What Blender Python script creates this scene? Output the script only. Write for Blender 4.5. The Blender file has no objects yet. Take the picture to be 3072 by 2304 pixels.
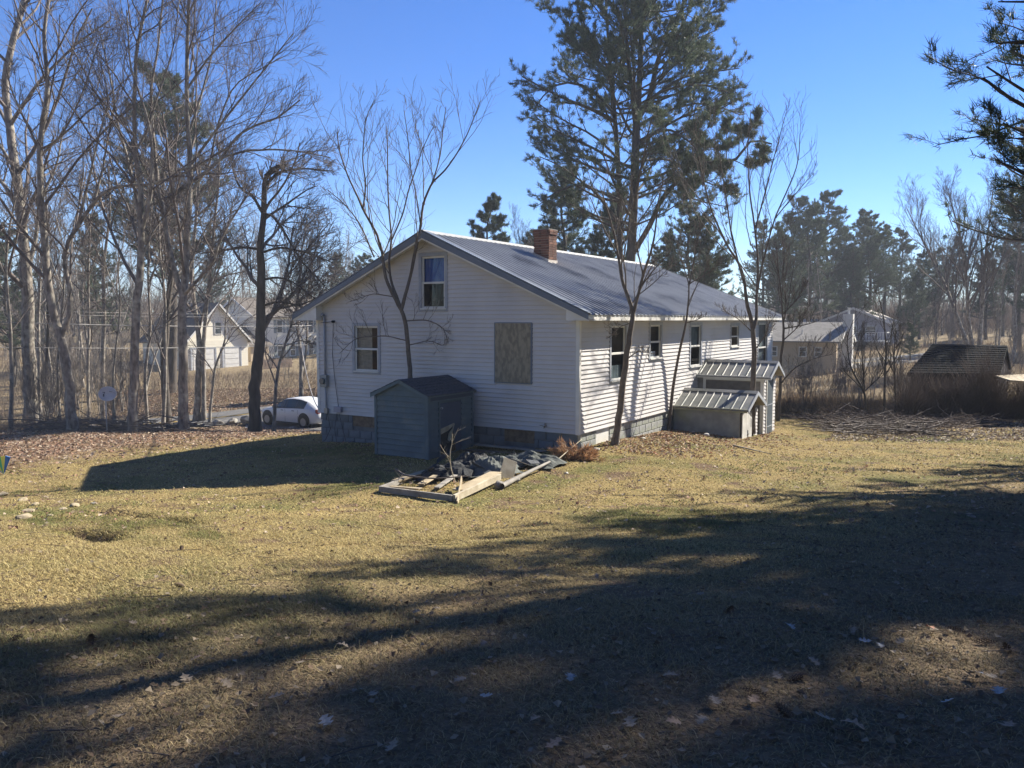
import bpy, math, random
import numpy as np
from mathutils import Vector, Matrix
rng = np.random.default_rng(7)
random.seed(7)
SC = bpy.context.scene
COL = SC.collection

# ------------------------------------------------------------------ camera, sky, sun, exposure
CAM_Z = 2.53
PITCH = math.atan(194 / 2387.0)
cam_d = bpy.data.cameras.new('camera')
cam = bpy.data.objects.new('camera', cam_d)
COL.objects.link(cam)
cam_d.sensor_width = 36.0
cam_d.lens = 36.0 * 2387 / 3072
cam_d.clip_start = 0.1
cam_d.clip_end = 3000
cam.location = (0, 0, CAM_Z)
cam.rotation_euler = (math.pi / 2 - PITCH, 0, 0)
SC.camera = cam

SUN_AZ = math.radians(55.0)      # clockwise from +Y
SUN_EL = math.radians(36.0)
SUN = Vector((math.sin(SUN_AZ) * math.cos(SUN_EL), math.cos(SUN_AZ) * math.cos(SUN_EL), math.sin(SUN_EL)))
world = bpy.data.worlds.new('World')
SC.world = world
world.use_nodes = True
wn = world.node_tree
wn.nodes.clear()
sky = wn.nodes.new('ShaderNodeTexSky')
sky.sky_type = 'NISHITA'
sky.sun_disc = False
sky.sun_elevation = SUN_EL
sky.sun_rotation = SUN_AZ
sky.altitude = 50
sky.air_density = 0.8
sky.dust_density = 0.0
sky.ozone_density = 5.0
bg = wn.nodes.new('ShaderNodeBackground')
bg.inputs['Strength'].default_value = 0.074
wo = wn.nodes.new('ShaderNodeOutputWorld')
hs = wn.nodes.new('ShaderNodeHueSaturation')
hs.inputs['Saturation'].default_value = 1.2
hs.inputs['Hue'].default_value = .511
wn.links.new(sky.outputs[0], hs.inputs['Color'])
wn.links.new(hs.outputs[0], bg.inputs[0])
wn.links.new(bg.outputs[0], wo.inputs[0])
sl = bpy.data.lights.new('sun', 'SUN')
sl.energy = 5.0
sl.angle = math.radians(0.53)
sl.color = (1.0, 0.93, 0.80)
so = bpy.data.objects.new('sun', sl)
COL.objects.link(so)
so.rotation_euler = SUN.to_track_quat('Z', 'Y').to_euler()
so.location = (20, 10, 30)
SC.view_settings.view_transform = 'Standard'
SC.view_settings.look = 'None'
SC.view_settings.exposure = 1.42
SC.view_settings.gamma = 1.0
SC.view_settings.use_curve_mapping = False
SC.cycles.max_bounces = 5
SC.cycles.diffuse_bounces = 3
SC.cycles.transparent_max_bounces = 12

# ------------------------------------------------------------------ measured-survey helpers
F, CX, CY = 2387.0, 1536.0, 1152.0
fw = np.array([0, math.cos(PITCH), -math.sin(PITCH)])
up = np.array([0, math.sin(PITCH), math.cos(PITCH)])
rt = np.array([1.0, 0, 0])
O = np.array([0, 0, CAM_Z])

def ray(x, y):
    return fw * F + rt * (x - CX) + up * (CY - y)

def P(x, y, D):
    "world point seen in direction (x, y) at the distance D ahead"
    d = ray(x, y)
    return O + d * (D / d[1])

YAW = math.radians(57.9)
D1 = np.array([math.cos(YAW), math.sin(YAW), 0])
D2 = np.array([-D1[1], D1[0], 0])
CORNER = np.array([1.46, 17.364, 0.0])

def HW(x, y, z=0.0):
    "house axes to world"
    return CORNER + D1 * x + D2 * y + np.array([0, 0, z])

# ------------------------------------------------------------------ terrain
_ctl = [(0, 0, .93), (0, 3, .84), (-8, 0, .75), (8, 1, 1.0), (18, 2, 1.2), (-18, 2, .5), (0, -8, 1.1), (14, -8, 1.3), (-14, -8, .9),
        (-4, 6, .45), (5, 6, .58), (0, 9, .02), (8, 9, .25), (-8, 9, .05), (-1, 13.3, -.45), (-1.8, 17.0, -.50), (-3.2, 18.0, -.52),
        (1.5, 17.0, -.40), (-5.3, 21.2, -.80), (-9, 17, -.95), (-8, 14, -.70), (5, 14, -.30), (10, 14, -.25),
        (2.2, 18.0, -.26), (4.6, 22.2, -.46), (6.1, 21.2, -.74), (7.5, 23, -.86), (12, 22.5, -.83), (18, 18, -.5), (15, 29, -1.0), (9, 29, -.95),
        (22, 27, -.95), (-13, 26, -1.2), (-17, 20, -1.0), (-9, 31, -1.95), (-5, 34, -2.3), (-17, 31, -1.75), (-24, 29, -1.9),
        (-14, 36, -2.6), (-22, 36, -2.75),
        (-12, 41, -3.0), (-8, 41, -3.0), (-16, 41, -3.12), (-30, 38, -3.7), (-20.5, 42.7, -3.3), (-17.5, 44.3, -3.2), (-13.8, 46.3, -2.8), (-22, 46, -3.3),
        (-5, 50.5, -2.5), (6, 56, -2.1), (20, 63, -1.8), (-14, 52, -2.9), (-25, 60, -2.7), (-28, 74, -2.3), (-20, 75, -2.3), (-12, 85, -2.0),
        (-50, 60, -2.5), (-60, 100, 1.0), (-30, 130, 3.0), (0, 120, 1.0), (-40, 40, -3.6), (-45, 20, -1.5),
        (25, 60, -1.5), (34, 90, -.7), (45, 60, -1.2), (60, 90, 0.0), (40, 130, 1.5), (18, 36, -1.9), (25, 34, -1.9), (40, 30, -1.5), (30, 45, -1.9), (8, 36, -1.5),
        (2, 30, -1.0), (0, 40, -1.9), (40, 0, 1.5), (-40, 0, 0), (0, -40, 1.5)]
for k in range(12):
    a = k * math.pi / 6
    _ctl.append((240 * math.cos(a), 240 * math.sin(a), 3.0 if math.sin(a) > .3 else 1.5))
_ctl = np.array(_ctl, float)

def _tps(r2):
    return r2 * np.log(r2 + 1e-9) * .5
_A = _ctl[:, :2] / 10
_n = len(_A)
_K = _tps(((_A[:, None] - _A[None]) ** 2).sum(-1)) + np.eye(_n) * .12
_M = np.zeros((_n + 3, _n + 3))
_M[:_n, :_n] = _K
_M[:_n, _n] = 1
_M[:_n, _n + 1:] = _A
_M[_n:, :_n] = _M[:_n, _n:].T
_W = np.linalg.solve(_M, np.concatenate([_ctl[:, 2], [0, 0, 0]]))

def H0(x, y):
    x = np.atleast_1d(np.asarray(x, float)); y = np.atleast_1d(np.asarray(y, float))
    sh = x.shape
    q = np.stack([x.ravel(), y.ravel()], 1) / 10
    out = np.empty(len(q))
    for i in range(0, len(q), 20000):
        s = q[i:i + 20000]
        out[i:i + 20000] = _tps(((s[:, None] - _A[None]) ** 2).sum(-1)) @ _W[:_n] + _W[_n] + s @ _W[_n + 1:]
    return out.reshape(sh)

def _rut(x, y, a, b, w, d):
    ab = b - a
    t = np.clip(((x - a[0]) * ab[0] + (y - a[1]) * ab[1]) / (ab @ ab), 0, 1)
    r2 = (x - a[0] - t * ab[0]) ** 2 + (y - a[1] - t * ab[1]) ** 2
    return -d * np.exp(-r2 / w ** 2)

def ground_hit(sx, sy):
    d = ray(sx, sy)
    d = d / d[1]
    Ds = np.arange(2, 120, .1)
    pts = O[None] + d[None] * Ds[:, None]
    below = pts[:, 2] < H0(pts[:, 0], pts[:, 1])
    i = int(np.argmax(below)) if below.any() else len(Ds) - 1
    return pts[i]
_ruts = [(ground_hit(215, 1592), ground_hit(345, 1612), .15, .26), (ground_hit(285, 1532), ground_hit(600, 1572), .09, .17),
         (ground_hit(1000, 1640), ground_hit(1600, 1610), .10, .05)]

def H(x, y):
    z = H0(x, y)
    x = np.asarray(x, float); y = np.asarray(y, float)
    z = z + .018 * np.sin(x * 1.9 + 1.3 * np.sin(y * .8)) * np.sin(y * 1.6 + np.sin(x * .7)) + .010 * np.sin(x * 5.1 + y * 2.2) * np.sin(y * 4.3 - x * 1.1)
    for a, b, w, d in _ruts:
        z = z + _rut(x, y, a[:2], b[:2], w, d)
    return z

def Hs(x, y):
    return float(np.ravel(H(float(x), float(y)))[0])

def G(sx, sy):
    p = ground_hit(sx, sy)
    return np.array([p[0], p[1], Hs(p[0], p[1])])

# ------------------------------------------------------------------ materials
MATS = {}
def _nt(name):
    m = bpy.data.materials.new(name)
    m.use_nodes = True
    nt = m.node_tree
    b = nt.nodes['Principled BSDF']
    MATS[name] = m
    return m, nt, b

def mat(name, col, col2=None, scale=6.0, rough=.7, bump=0.0, bscale=None, metal=0.0, spec=.4, detail=4.0, stretch=None, thr=(.35, .65), col3=None, scale3=1.2, thr3=(.5, .7)):
    if name in MATS:
        return MATS[name]
    m, nt, b = _nt(name)
    L = nt.links
    b.inputs['Base Color'].default_value = (*col, 1)
    b.inputs['Roughness'].default_value = rough
    b.inputs['Metallic'].default_value = metal
    b.inputs['Specular IOR Level'].default_value = spec
    tc = nt.nodes.new('ShaderNodeTexCoord')
    src = tc.outputs['Object']
    if stretch:
        mp = nt.nodes.new('ShaderNodeMapping')
        mp.inputs['Scale'].default_value = stretch
        L.new(src, mp.inputs['Vector'])
        src = mp.outputs[0]
    if col2:
        n = nt.nodes.new('ShaderNodeTexNoise')
        n.inputs['Scale'].default_value = scale
        n.inputs['Detail'].default_value = detail
        L.new(src, n.inputs['Vector'])
        r = nt.nodes.new('ShaderNodeValToRGB')
        r.color_ramp.elements[0].position = thr[0]
        r.color_ramp.elements[1].position = thr[1]
        r.color_ramp.elements[0].color = (*col, 1)
        r.color_ramp.elements[1].color = (*col2, 1)
        L.new(n.outputs['Fac'], r.inputs[0])
        out = r.outputs[0]
        if col3:
            n3 = nt.nodes.new('ShaderNodeTexNoise')
            n3.inputs['Scale'].default_value = scale3
            n3.inputs['Detail'].default_value = 5
            L.new(tc.outputs['Object'], n3.inputs['Vector'])
            r3 = nt.nodes.new('ShaderNodeValToRGB')
            r3.color_ramp.elements[0].position = thr3[0]
            r3.color_ramp.elements[1].position = thr3[1]
            mx = nt.nodes.new('ShaderNodeMix')
            mx.data_type = 'RGBA'
            L.new(n3.outputs['Fac'], r3.inputs[0])
            L.new(r3.outputs[0], mx.inputs[0])
            L.new(out, mx.inputs[6])
            mx.inputs[7].default_value = (*col3, 1)
            out = mx.outputs[2]
        L.new(out, b.inputs['Base Color'])
    if bump:
        n2 = nt.nodes.new('ShaderNodeTexNoise')
        n2.inputs['Scale'].default_value = bscale or scale * 3
        n2.inputs['Detail'].default_value = 5
        L.new(src, n2.inputs['Vector'])
        bp = nt.nodes.new('ShaderNodeBump')
        bp.inputs['Strength'].default_value = min(1, bump)
        bp.inputs['Distance'].default_value = .02
        L.new(n2.outputs['Fac'], bp.inputs['Height'])
        L.new(bp.outputs[0], b.inputs['Normal'])
    return m

def mat_attr(name, rough=.8, attr='Col', spec=.2, trans=0.0, noise=0.0, nscale=30):
    "base colour from a colour attribute holding each blade's or leaf's own colour"
    m, nt, b = _nt(name)
    L = nt.links
    a = nt.nodes.new('ShaderNodeAttribute')
    a.attribute_name = attr
    out = a.outputs['Color']
    if noise:
        tc = nt.nodes.new('ShaderNodeTexCoord')
        n = nt.nodes.new('ShaderNodeTexNoise'); n.inputs['Scale'].default_value = nscale; n.inputs['Detail'].default_value = 6
        L.new(tc.outputs['Object'], n.inputs['Vector'])
        mr = nt.nodes.new('ShaderNodeMapRange'); mr.inputs[1].default_value = .3; mr.inputs[2].default_value = .7
        mr.inputs[3].default_value = 1 - noise; mr.inputs[4].default_value = 1 + noise
        L.new(n.outputs['Fac'], mr.inputs[0])
        mm = nt.nodes.new('ShaderNodeVectorMath'); mm.operation = 'SCALE'
        L.new(out, mm.inputs[0]); L.new(mr.outputs[0], mm.inputs['Scale'])
        out = mm.outputs[0]
        bp = nt.nodes.new('ShaderNodeBump'); bp.inputs['Strength'].default_value = .7; bp.inputs['Distance'].default_value = .03
        L.new(n.outputs['Fac'], bp.inputs['Height']); L.new(bp.outputs[0], b.inputs['Normal'])
    L.new(out, b.inputs['Base Color'])
    b.inputs['Roughness'].default_value = rough
    b.inputs['Specular IOR Level'].default_value = spec
    if trans:
        tr = nt.nodes.new('ShaderNodeBsdfTranslucent')
        L.new(out, tr.inputs['Color'])
        mx = nt.nodes.new('ShaderNodeMixShader')
        mx.inputs[0].default_value = trans
        mo = nt.nodes['Material Output']
        L.new(b.outputs[0], mx.inputs[1]); L.new(tr.outputs[0], mx.inputs[2]); L.new(mx.outputs[0], mo.inputs[0])
    return m

def glass(name, tint=(.75, .8, .85), refl=.03):
    m, nt, b = _nt(name)
    L = nt.links
    tr = nt.nodes.new('ShaderNodeBsdfTransparent'); tr.inputs[0].default_value = (*tint, 1)
    gl = nt.nodes.new('ShaderNodeBsdfGlossy'); gl.inputs['Roughness'].default_value = .02
    mx = nt.nodes.new('ShaderNodeMixShader')
    mx.inputs[0].default_value = refl
    L.new(tr.outputs[0], mx.inputs[1]); L.new(gl.outputs[0], mx.inputs[2])
    L.new(mx.outputs[0], nt.nodes['Material Output'].inputs[0])
    return m

siding = mat('vinyl_siding', (.50, .48, .475), (.55, .53, .52), scale=1.3, rough=.55, bump=.12, bscale=40, col3=(.44, .42, .405), scale3=.9, thr3=(.55, .8))
white_trim = mat('white_trim', (.68, .67, .64), (.60, .59, .55), scale=3, rough=.6)
grey_trim = mat('grey_trim', (.36, .38, .42), (.29, .31, .35), scale=5, rough=.6, bump=.2)
slate_trim = mat('slate_blue_trim', (.10, .125, .17), (.13, .155, .20), scale=2, rough=.45)
roof_metal = mat('roof_metal', (.40, .41, .42), (.32, .33, .345), scale=1.0, rough=.42, metal=.15, bump=.06, bscale=30, col3=(.13, .14, .16), scale3=.9, thr3=(.52, .74), thr=(.4, .7))
roof_metal2 = mat('old_roof_metal', (.30, .29, .27), (.17, .18, .17), scale=2.2, rough=.5, metal=.25, bump=.1, bscale=30)
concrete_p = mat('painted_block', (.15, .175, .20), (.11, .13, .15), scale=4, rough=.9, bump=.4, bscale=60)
concrete = mat('concrete_block', (.33, .34, .33), (.24, .25, .25), scale=4, rough=.95, bump=.5, bscale=60, col3=(.26, .29, .17), scale3=1.3, thr3=(.5, .75))
mortar = mat('mortar', (.20, .20, .20), (.15, .15, .14), scale=6, rough=1, bump=.4)
brick_a = mat('red_brick', (.15, .072, .055), (.085, .045, .038), scale=9, rough=.95, bump=.5, bscale=40)
brick_b = mat('brown_brick', (.14, .075, .055), (.21, .105, .075), scale=9, rough=.95, bump=.5, bscale=40)
brick_mortar = mat('brick_mortar', (.33, .29, .25), (.24, .21, .19), scale=20, rough=1)
osb = mat('strand_board', (.30, .265, .195), (.19, .165, .125), scale=14, rough=.9, bump=.3, bscale=30, stretch=(1, 1.0, .45), thr=(.40, .60))
osb2 = mat('strand_board_weathered', (.21, .15, .10), (.10, .075, .055), scale=10, rough=.95, bump=.3)
shed_blue = mat('shed_blue_paint', (.085, .125, .15), (.105, .15, .175), scale=3, rough=.8, bump=.25, bscale=30, col3=(.15, .18, .18), scale3=2.5, thr3=(.56, .75))
shed_navy = mat('shed_door_paint', (.05, .072, .115), (.065, .09, .135), scale=2, rough=.7)
shingle_dark = mat('dark_shingle', (.045, .05, .06), (.085, .09, .10), scale=20, rough=.95, bump=.6, bscale=120)
raw_wood = mat('raw_wood', (.40, .33, .22), (.26, .21, .14), scale=4, rough=.85, bump=.3, stretch=(1, 1, 1), bscale=40)
grey_wood = mat('grey_wood', (.30, .28, .25), (.20, .185, .165), scale=5, rough=.9, bump=.4, bscale=40)
pale_wood = mat('pale_wood', (.46, .41, .31), (.32, .27, .19), scale=5, rough=.85, bump=.3, bscale=50)
bark = mat('grey_bark', (.28, .245, .21), (.10, .088, .078), scale=9, rough=.95, bump=1, bscale=14, stretch=(1, 1, .3), col3=(.38, .36, .30), scale3=4, thr3=(.48, .72))
bark_dark = mat('dark_bark', (.10, .085, .072), (.055, .047, .04), scale=6, rough=.95, bump=1, bscale=16, stretch=(1, 1, .3))
bark_young = mat('young_bark', (.15, .125, .105), (.10, .082, .07), scale=9, rough=.85, bump=.4, bscale=30)
twig = mat('twig_bark', (.17, .14, .125), (.10, .085, .08), scale=3, rough=.9)
twig_far = mat('far_twig_bark', (.19, .165, .15), (.12, .105, .095), scale=.5, rough=.9)
asphalt = mat('asphalt', (.095, .092, .09), (.13, .125, .12), scale=1.2, rough=.9, bump=.3, bscale=80, col3=(.07, .07, .07), scale3=.3)
yellow_paint = mat('yellow_road_paint', (.62, .40, .045), (.48, .32, .05), scale=4, rough=.7)
rock = mat('field_stone', (.24, .225, .20), (.14, .13, .12), scale=5, rough=.95, bump=.9, bscale=14, col3=(.33, .32, .28), scale3=3)
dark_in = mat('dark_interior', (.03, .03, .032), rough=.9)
black_tarp = mat('tarp_dark', (.02, .022, .025), (.045, .048, .05), scale=5, rough=.65, bump=.4, bscale=18, spec=.2)
rubber = mat('rubber', (.018, .018, .018), (.03, .03, .03), scale=10, rough=.85)
pane_glass = glass('window_glass')
car_glass = glass('car_glass', (.35, .42, .42), .1)

# ------------------------------------------------------------------ object helpers
def tag(o, label=None, cat=None, group=None, kind=None):
    if label: o['label'] = label
    if cat: o['category'] = cat
    if group: o['group'] = group
    if kind: o['kind'] = kind
    return o

def thing(name, loc, label, cat, group=None, rz=0.0):
    o = bpy.data.objects.new(name, None)
    o.empty_display_size = .2
    COL.objects.link(o)
    o.location = tuple(map(float, loc)); o.rotation_euler = (0, 0, rz)
    return tag(o, label, cat, group)

def link_mesh(name, me, parent=None):
    o = bpy.data.objects.new(name, me)
    COL.objects.link(o)
    if parent is not None:
        o.parent = parent
    return o

def fast_mesh(name, V, Fc, m, smooth=False, col=None):
    "V (n,3), Fc list of (m,k) int arrays"
    me = bpy.data.meshes.new(name)
    V = np.asarray(V, np.float32)
    if isinstance(Fc, np.ndarray): Fc = [Fc]
    Fc = [f for f in Fc if len(f)]
    me.vertices.add(len(V)); me.vertices.foreach_set('co', V.ravel())
    nl = sum(f.size for f in Fc); npoly = sum(len(f) for f in Fc)
    me.loops.add(nl); me.loops.foreach_set('vertex_index', np.concatenate([f.ravel() for f in Fc]).astype(np.int32))
    me.polygons.add(npoly)
    tot = np.concatenate([np.full(len(f), f.shape[1]) for f in Fc])
    me.polygons.foreach_set('loop_start', np.concatenate([[0], np.cumsum(tot)[:-1]]).astype(np.int32))
    me.update(calc_edges=True)
    me.polygons.foreach_set('use_smooth', np.full(npoly, smooth))
    if col is not None:
        ca = me.color_attributes.new('Col', 'FLOAT_COLOR', 'POINT')
        c4 = np.ones((len(V), 4), np.float32); c4[:, :3] = col
        ca.data.foreach_set('color', c4.ravel())
    me.materials.append(m)
    me.validate()
    return me

class MB:
    def __init__(s): s.v = []; s.f = []; s.mi = []; s.m = 0
    def add(s, vs, fs):
        o = len(s.v); s.v += [tuple(map(float, v)) for v in vs]; s.f += [tuple(o + i for i in f) for f in fs]; s.mi += [s.m] * len(fs); return s
    def box(s, a, b, M=None):
        x0, y0, z0 = a; x1, y1, z1 = b
        vs = [(x0, y0, z0), (x1, y0, z0), (x1, y1, z0), (x0, y1, z0), (x0, y0, z1), (x1, y0, z1), (x1, y1, z1), (x0, y1, z1)]
        if M is not None: vs = [tuple(M @ Vector(v)) for v in vs]
        return s.add(vs, [(0, 3, 2, 1), (4, 5, 6, 7), (0, 1, 5, 4), (1, 2, 6, 5), (2, 3, 7, 6), (3, 0, 4, 7)])
    def bar(s, p, q, w, h, upv=(0, 0, 1)):
        "rectangular bar from p to q, w across, h along upv"
        p = Vector(p); q = Vector(q); d = (q - p).normalized(); u = Vector(upv)
        r = d.cross(u).normalized(); u = r.cross(d).normalized()
        vs = []
        for e in (p, q):
            for a, b in ((-1, -1), (1, -1), (1, 1), (-1, 1)):
                vs.append(e + r * (a * w / 2) + u * (b * h / 2))
        return s.add(vs, [(0, 1, 2, 3), (7, 6, 5, 4), (0, 4, 5, 1), (1, 5, 6, 2), (2, 6, 7, 3), (3, 7, 4, 0)])
    def tube(s, pts, rad, n=8, cap=True):
        pts = [Vector(p) for p in pts]
        if not hasattr(rad, '__len__'): rad = [rad] * len(pts)
        o = len(s.v); vs = []; fs = []
        ref = None
        for i, p in enumerate(pts):
            t = (pts[min(i + 1, len(pts) - 1)] - pts[max(i - 1, 0)]).normalized()
            if ref is None:
                ref = t.orthogonal().normalized()
            ref = (ref - t * ref.dot(t)).normalized(); b = t.cross(ref)
            for k in range(n):
                a = 2 * math.pi * k / n
                vs.append(p + (ref * math.cos(a) + b * math.sin(a)) * rad[i])
        for i in range(len(pts) - 1):
            for k in range(n):
                fs.append((i * n + k, i * n + (k + 1) % n, (i + 1) * n + (k + 1) % n, (i + 1) * n + k))
        if cap:
            fs.append(tuple(range(n))[::-1]); fs.append(tuple((len(pts) - 1) * n + k for k in range(n)))
        return s.add(vs, fs)
    def disc(s, c, axis, r, th, n=24):
        a = Vector(axis).normalized() * (th / 2); c = Vector(c)
        return s.tube([c - a, c + a], r, n)
    def prism(s, poly, y0, y1, ax='y'):
        "poly of (a,b) extruded along ax"
        n = len(poly); vs = []
        for y in (y0, y1):
            for a, b in poly:
                vs.append({'y': (a, y, b), 'x': (y, a, b), 'z': (a, b, y)}[ax])
        fs = [tuple(range(n)), tuple(range(2 * n - 1, n - 1, -1))]
        for i in range(n):
            j = (i + 1) % n; fs.append((i, i + n, j + n, j))
        return s.add(vs, fs)
    def build(s, name, m, parent=None, origin=None, smooth=False, bevel=0, sub=0, label=None):
        me = bpy.data.meshes.new(name)
        o = Vector((0, 0, 0)) if origin is None else Vector(tuple(map(float, origin)))
        me.from_pydata([tuple(Vector(v) - o) for v in s.v], [], s.f)
        ms = m if isinstance(m, (list, tuple)) else [m]
        for x in ms: me.materials.append(x)
        if len(ms) > 1: me.polygons.foreach_set('material_index', s.mi)
        import bmesh
        bm = bmesh.new(); bm.from_mesh(me); bmesh.ops.recalc_face_normals(bm, faces=bm.faces); bm.to_mesh(me); bm.free()
        if smooth: me.polygons.foreach_set('use_smooth', [True] * len(me.polygons))
        ob = link_mesh(name, me, parent)
        if origin is not None: ob.location = o
        if bevel:
            b = ob.modifiers.new('bevel', 'BEVEL'); b.width = bevel; b.segments = 2; b.limit_method = 'ANGLE'
        if sub:
            b = ob.modifiers.new('sub', 'SUBSURF'); b.levels = sub; b.render_levels = sub
        if label: ob['label'] = label
        return ob

def copy_tree(o, parent=None):
    c = o.copy(); COL.objects.link(c); c.parent = parent
    for ch in list(o.children): copy_tree(ch, c)
    return c

# ------------------------------------------------------------------ vectorised tubes and branching
class Tubes:
    def __init__(s): s.b = {}
    def add(s, pts, rad, n):
        pts = np.asarray(pts, float); rad = np.asarray(rad, float)
        if pts.ndim == 2: pts = pts[None]; rad = rad[None]
        if not len(pts): return
        s.b.setdefault((pts.shape[1], n), []).append((pts, rad))
    def mesh(s, name, m, origin=(0, 0, 0)):
        Vs = []; Fs = []; off = 0
        for (k, n), L in s.b.items():
            p = np.concatenate([a for a, _ in L]); r = np.concatenate([b for _, b in L])
            t = np.empty_like(p); t[:, 1:-1] = p[:, 2:] - p[:, :-2]; t[:, 0] = p[:, 1] - p[:, 0]; t[:, -1] = p[:, -1] - p[:, -2]
            t /= np.linalg.norm(t, axis=-1, keepdims=True) + 1e-9
            ax = t.mean(1); ref = np.where(np.abs(ax[:, 2:3]) < .8, [[0, 0, 1.0]], [[1.0, 0, 0]])[:, None]
            u = np.cross(t, np.broadcast_to(ref, t.shape)); u /= np.linalg.norm(u, axis=-1, keepdims=True) + 1e-9
            v = np.cross(t, u)
            a = np.arange(n) * 2 * math.pi / n
            ring = p[:, :, None] + (u[:, :, None] * np.cos(a)[:, None] + v[:, :, None] * np.sin(a)[:, None]) * r[:, :, None, None]
            N = len(p)
            Vs.append(ring.reshape(-1, 3))
            i, kk = np.meshgrid(np.arange(k - 1), np.arange(n), indexing='ij')
            base = np.stack([i * n + kk, i * n + (kk + 1) % n, (i + 1) * n + (kk + 1) % n, (i + 1) * n + kk], -1).reshape(-1, 4)
            Fs.append((base[None] + (np.arange(N) * k * n)[:, None, None] + off).reshape(-1, 4))
            off += N * k * n
        V = np.concatenate(Vs) - np.asarray(origin, float)
        return fast_mesh(name, V, Fs, m, smooth=True)

def unit(v): return v / (np.linalg.norm(v, axis=-1, keepdims=True) + 1e-9)

def resample(pts, rad, k):
    pts = np.asarray(pts, float); rad = np.asarray(rad, float)
    s = np.concatenate([[0], np.cumsum(np.linalg.norm(np.diff(pts, axis=0), axis=1))]); t = np.linspace(0, s[-1], k)
    # smooth the polyline a little (Catmull-like through cubic on arc length)
    q = np.stack([np.interp(t, s, pts[:, i]) for i in range(3)], 1)
    w = q.copy(); w[1:-1] = .25 * q[:-2] + .5 * q[1:-1] + .25 * q[2:]
    return w, np.interp(t, s, rad)

def branch(R, pp, pr, m, t0, t1, ang, lr, k, wob, upb, rr=.6, tipr=.3, grav=0.0, absl=None, flat=None, taper_len=.5, quant=0):
    """children of N parents: pp (N,K,3), pr (N,K); m each. ang: angle off the parent (lo,hi); lr: length ratio (lo,hi) of parent"""
    N, K, _ = pp.shape
    plen = np.linalg.norm(np.diff(pp, axis=1), axis=2).sum(1)
    t = (np.arange(m)[None] + R.random((N, m))) / m * (t1 - t0) + t0
    if quant: t = np.clip((np.round(t * quant + R.uniform(-.1, .1, t.shape)) ) / quant + R.normal(size=t.shape) * .06 / quant, 0, .995)
    f = t * (K - 1); i = np.clip(f.astype(int), 0, K - 2); w = (f - i)[..., None]
    n = np.arange(N)[:, None]
    a = pp[n, i]; b = pp[n, i + 1]
    start = a * (1 - w) + b * w
    d = unit(b - a)
    r0 = (pr[n, i] * (1 - w[..., 0]) + pr[n, i + 1] * w[..., 0])
    rv = R.normal(size=d.shape)
    if flat is not None: rv[..., 2] *= flat
    perp = unit(rv - d * (rv * d).sum(-1, keepdims=True))
    A = R.uniform(ang[0], ang[1], (N, m, 1))
    dr = unit(d * np.cos(A) + perp * np.sin(A) + np.array([0, 0, upb]))
    if absl is not None: L = absl(t) * R.uniform(.75, 1.2, (N, m))
    else: L = plen[:, None] * R.uniform(lr[0], lr[1], (N, m)) * (1 - taper_len * t)
    L = L[..., None]
    pts = [start]; cur = dr
    for j in range(1, k):
        cur = unit(cur + R.normal(size=cur.shape) * wob + np.array([0, 0, upb * .35 + grav * j / k]))
        pts.append(pts[-1] + cur * L / (k - 1))
    pts = np.stack(pts, 2).reshape(N * m, k, 3)
    rs = (r0 * rr)[..., None] * np.linspace(1, tipr, k)
    return pts, rs.reshape(N * m, k)

# ================================================================== GROUND
def zone(x, y):
    "how much leaf litter, needle duff or living green lies here (0..1 each)"
    px = CX + x / np.maximum(y, .5) * 2395
    litter = np.clip(((-x - 8.8) * .5 + (y - 22.5) * .35) / 2 + .30 + .18 * np.sin(x * 1.3 + y) * np.sin(y * 1.1 - x * .6), 0, 1) * (x < 3)
    litter = np.maximum(litter, np.exp(-((x * .847 - y * .531 + 9.3) / 2.2) ** 2) * (y > 18.6) * (y < 27) * (x > 1) * .9)
    ax = (x + .9) * .824 + (y - 7) * .567; ap = -(x + .9) * .567 + (y - 7) * .824
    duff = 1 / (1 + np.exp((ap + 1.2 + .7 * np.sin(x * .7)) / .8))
    far = np.clip((y - 31) / 3, 0, 1)
    return litter, duff, far

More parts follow.
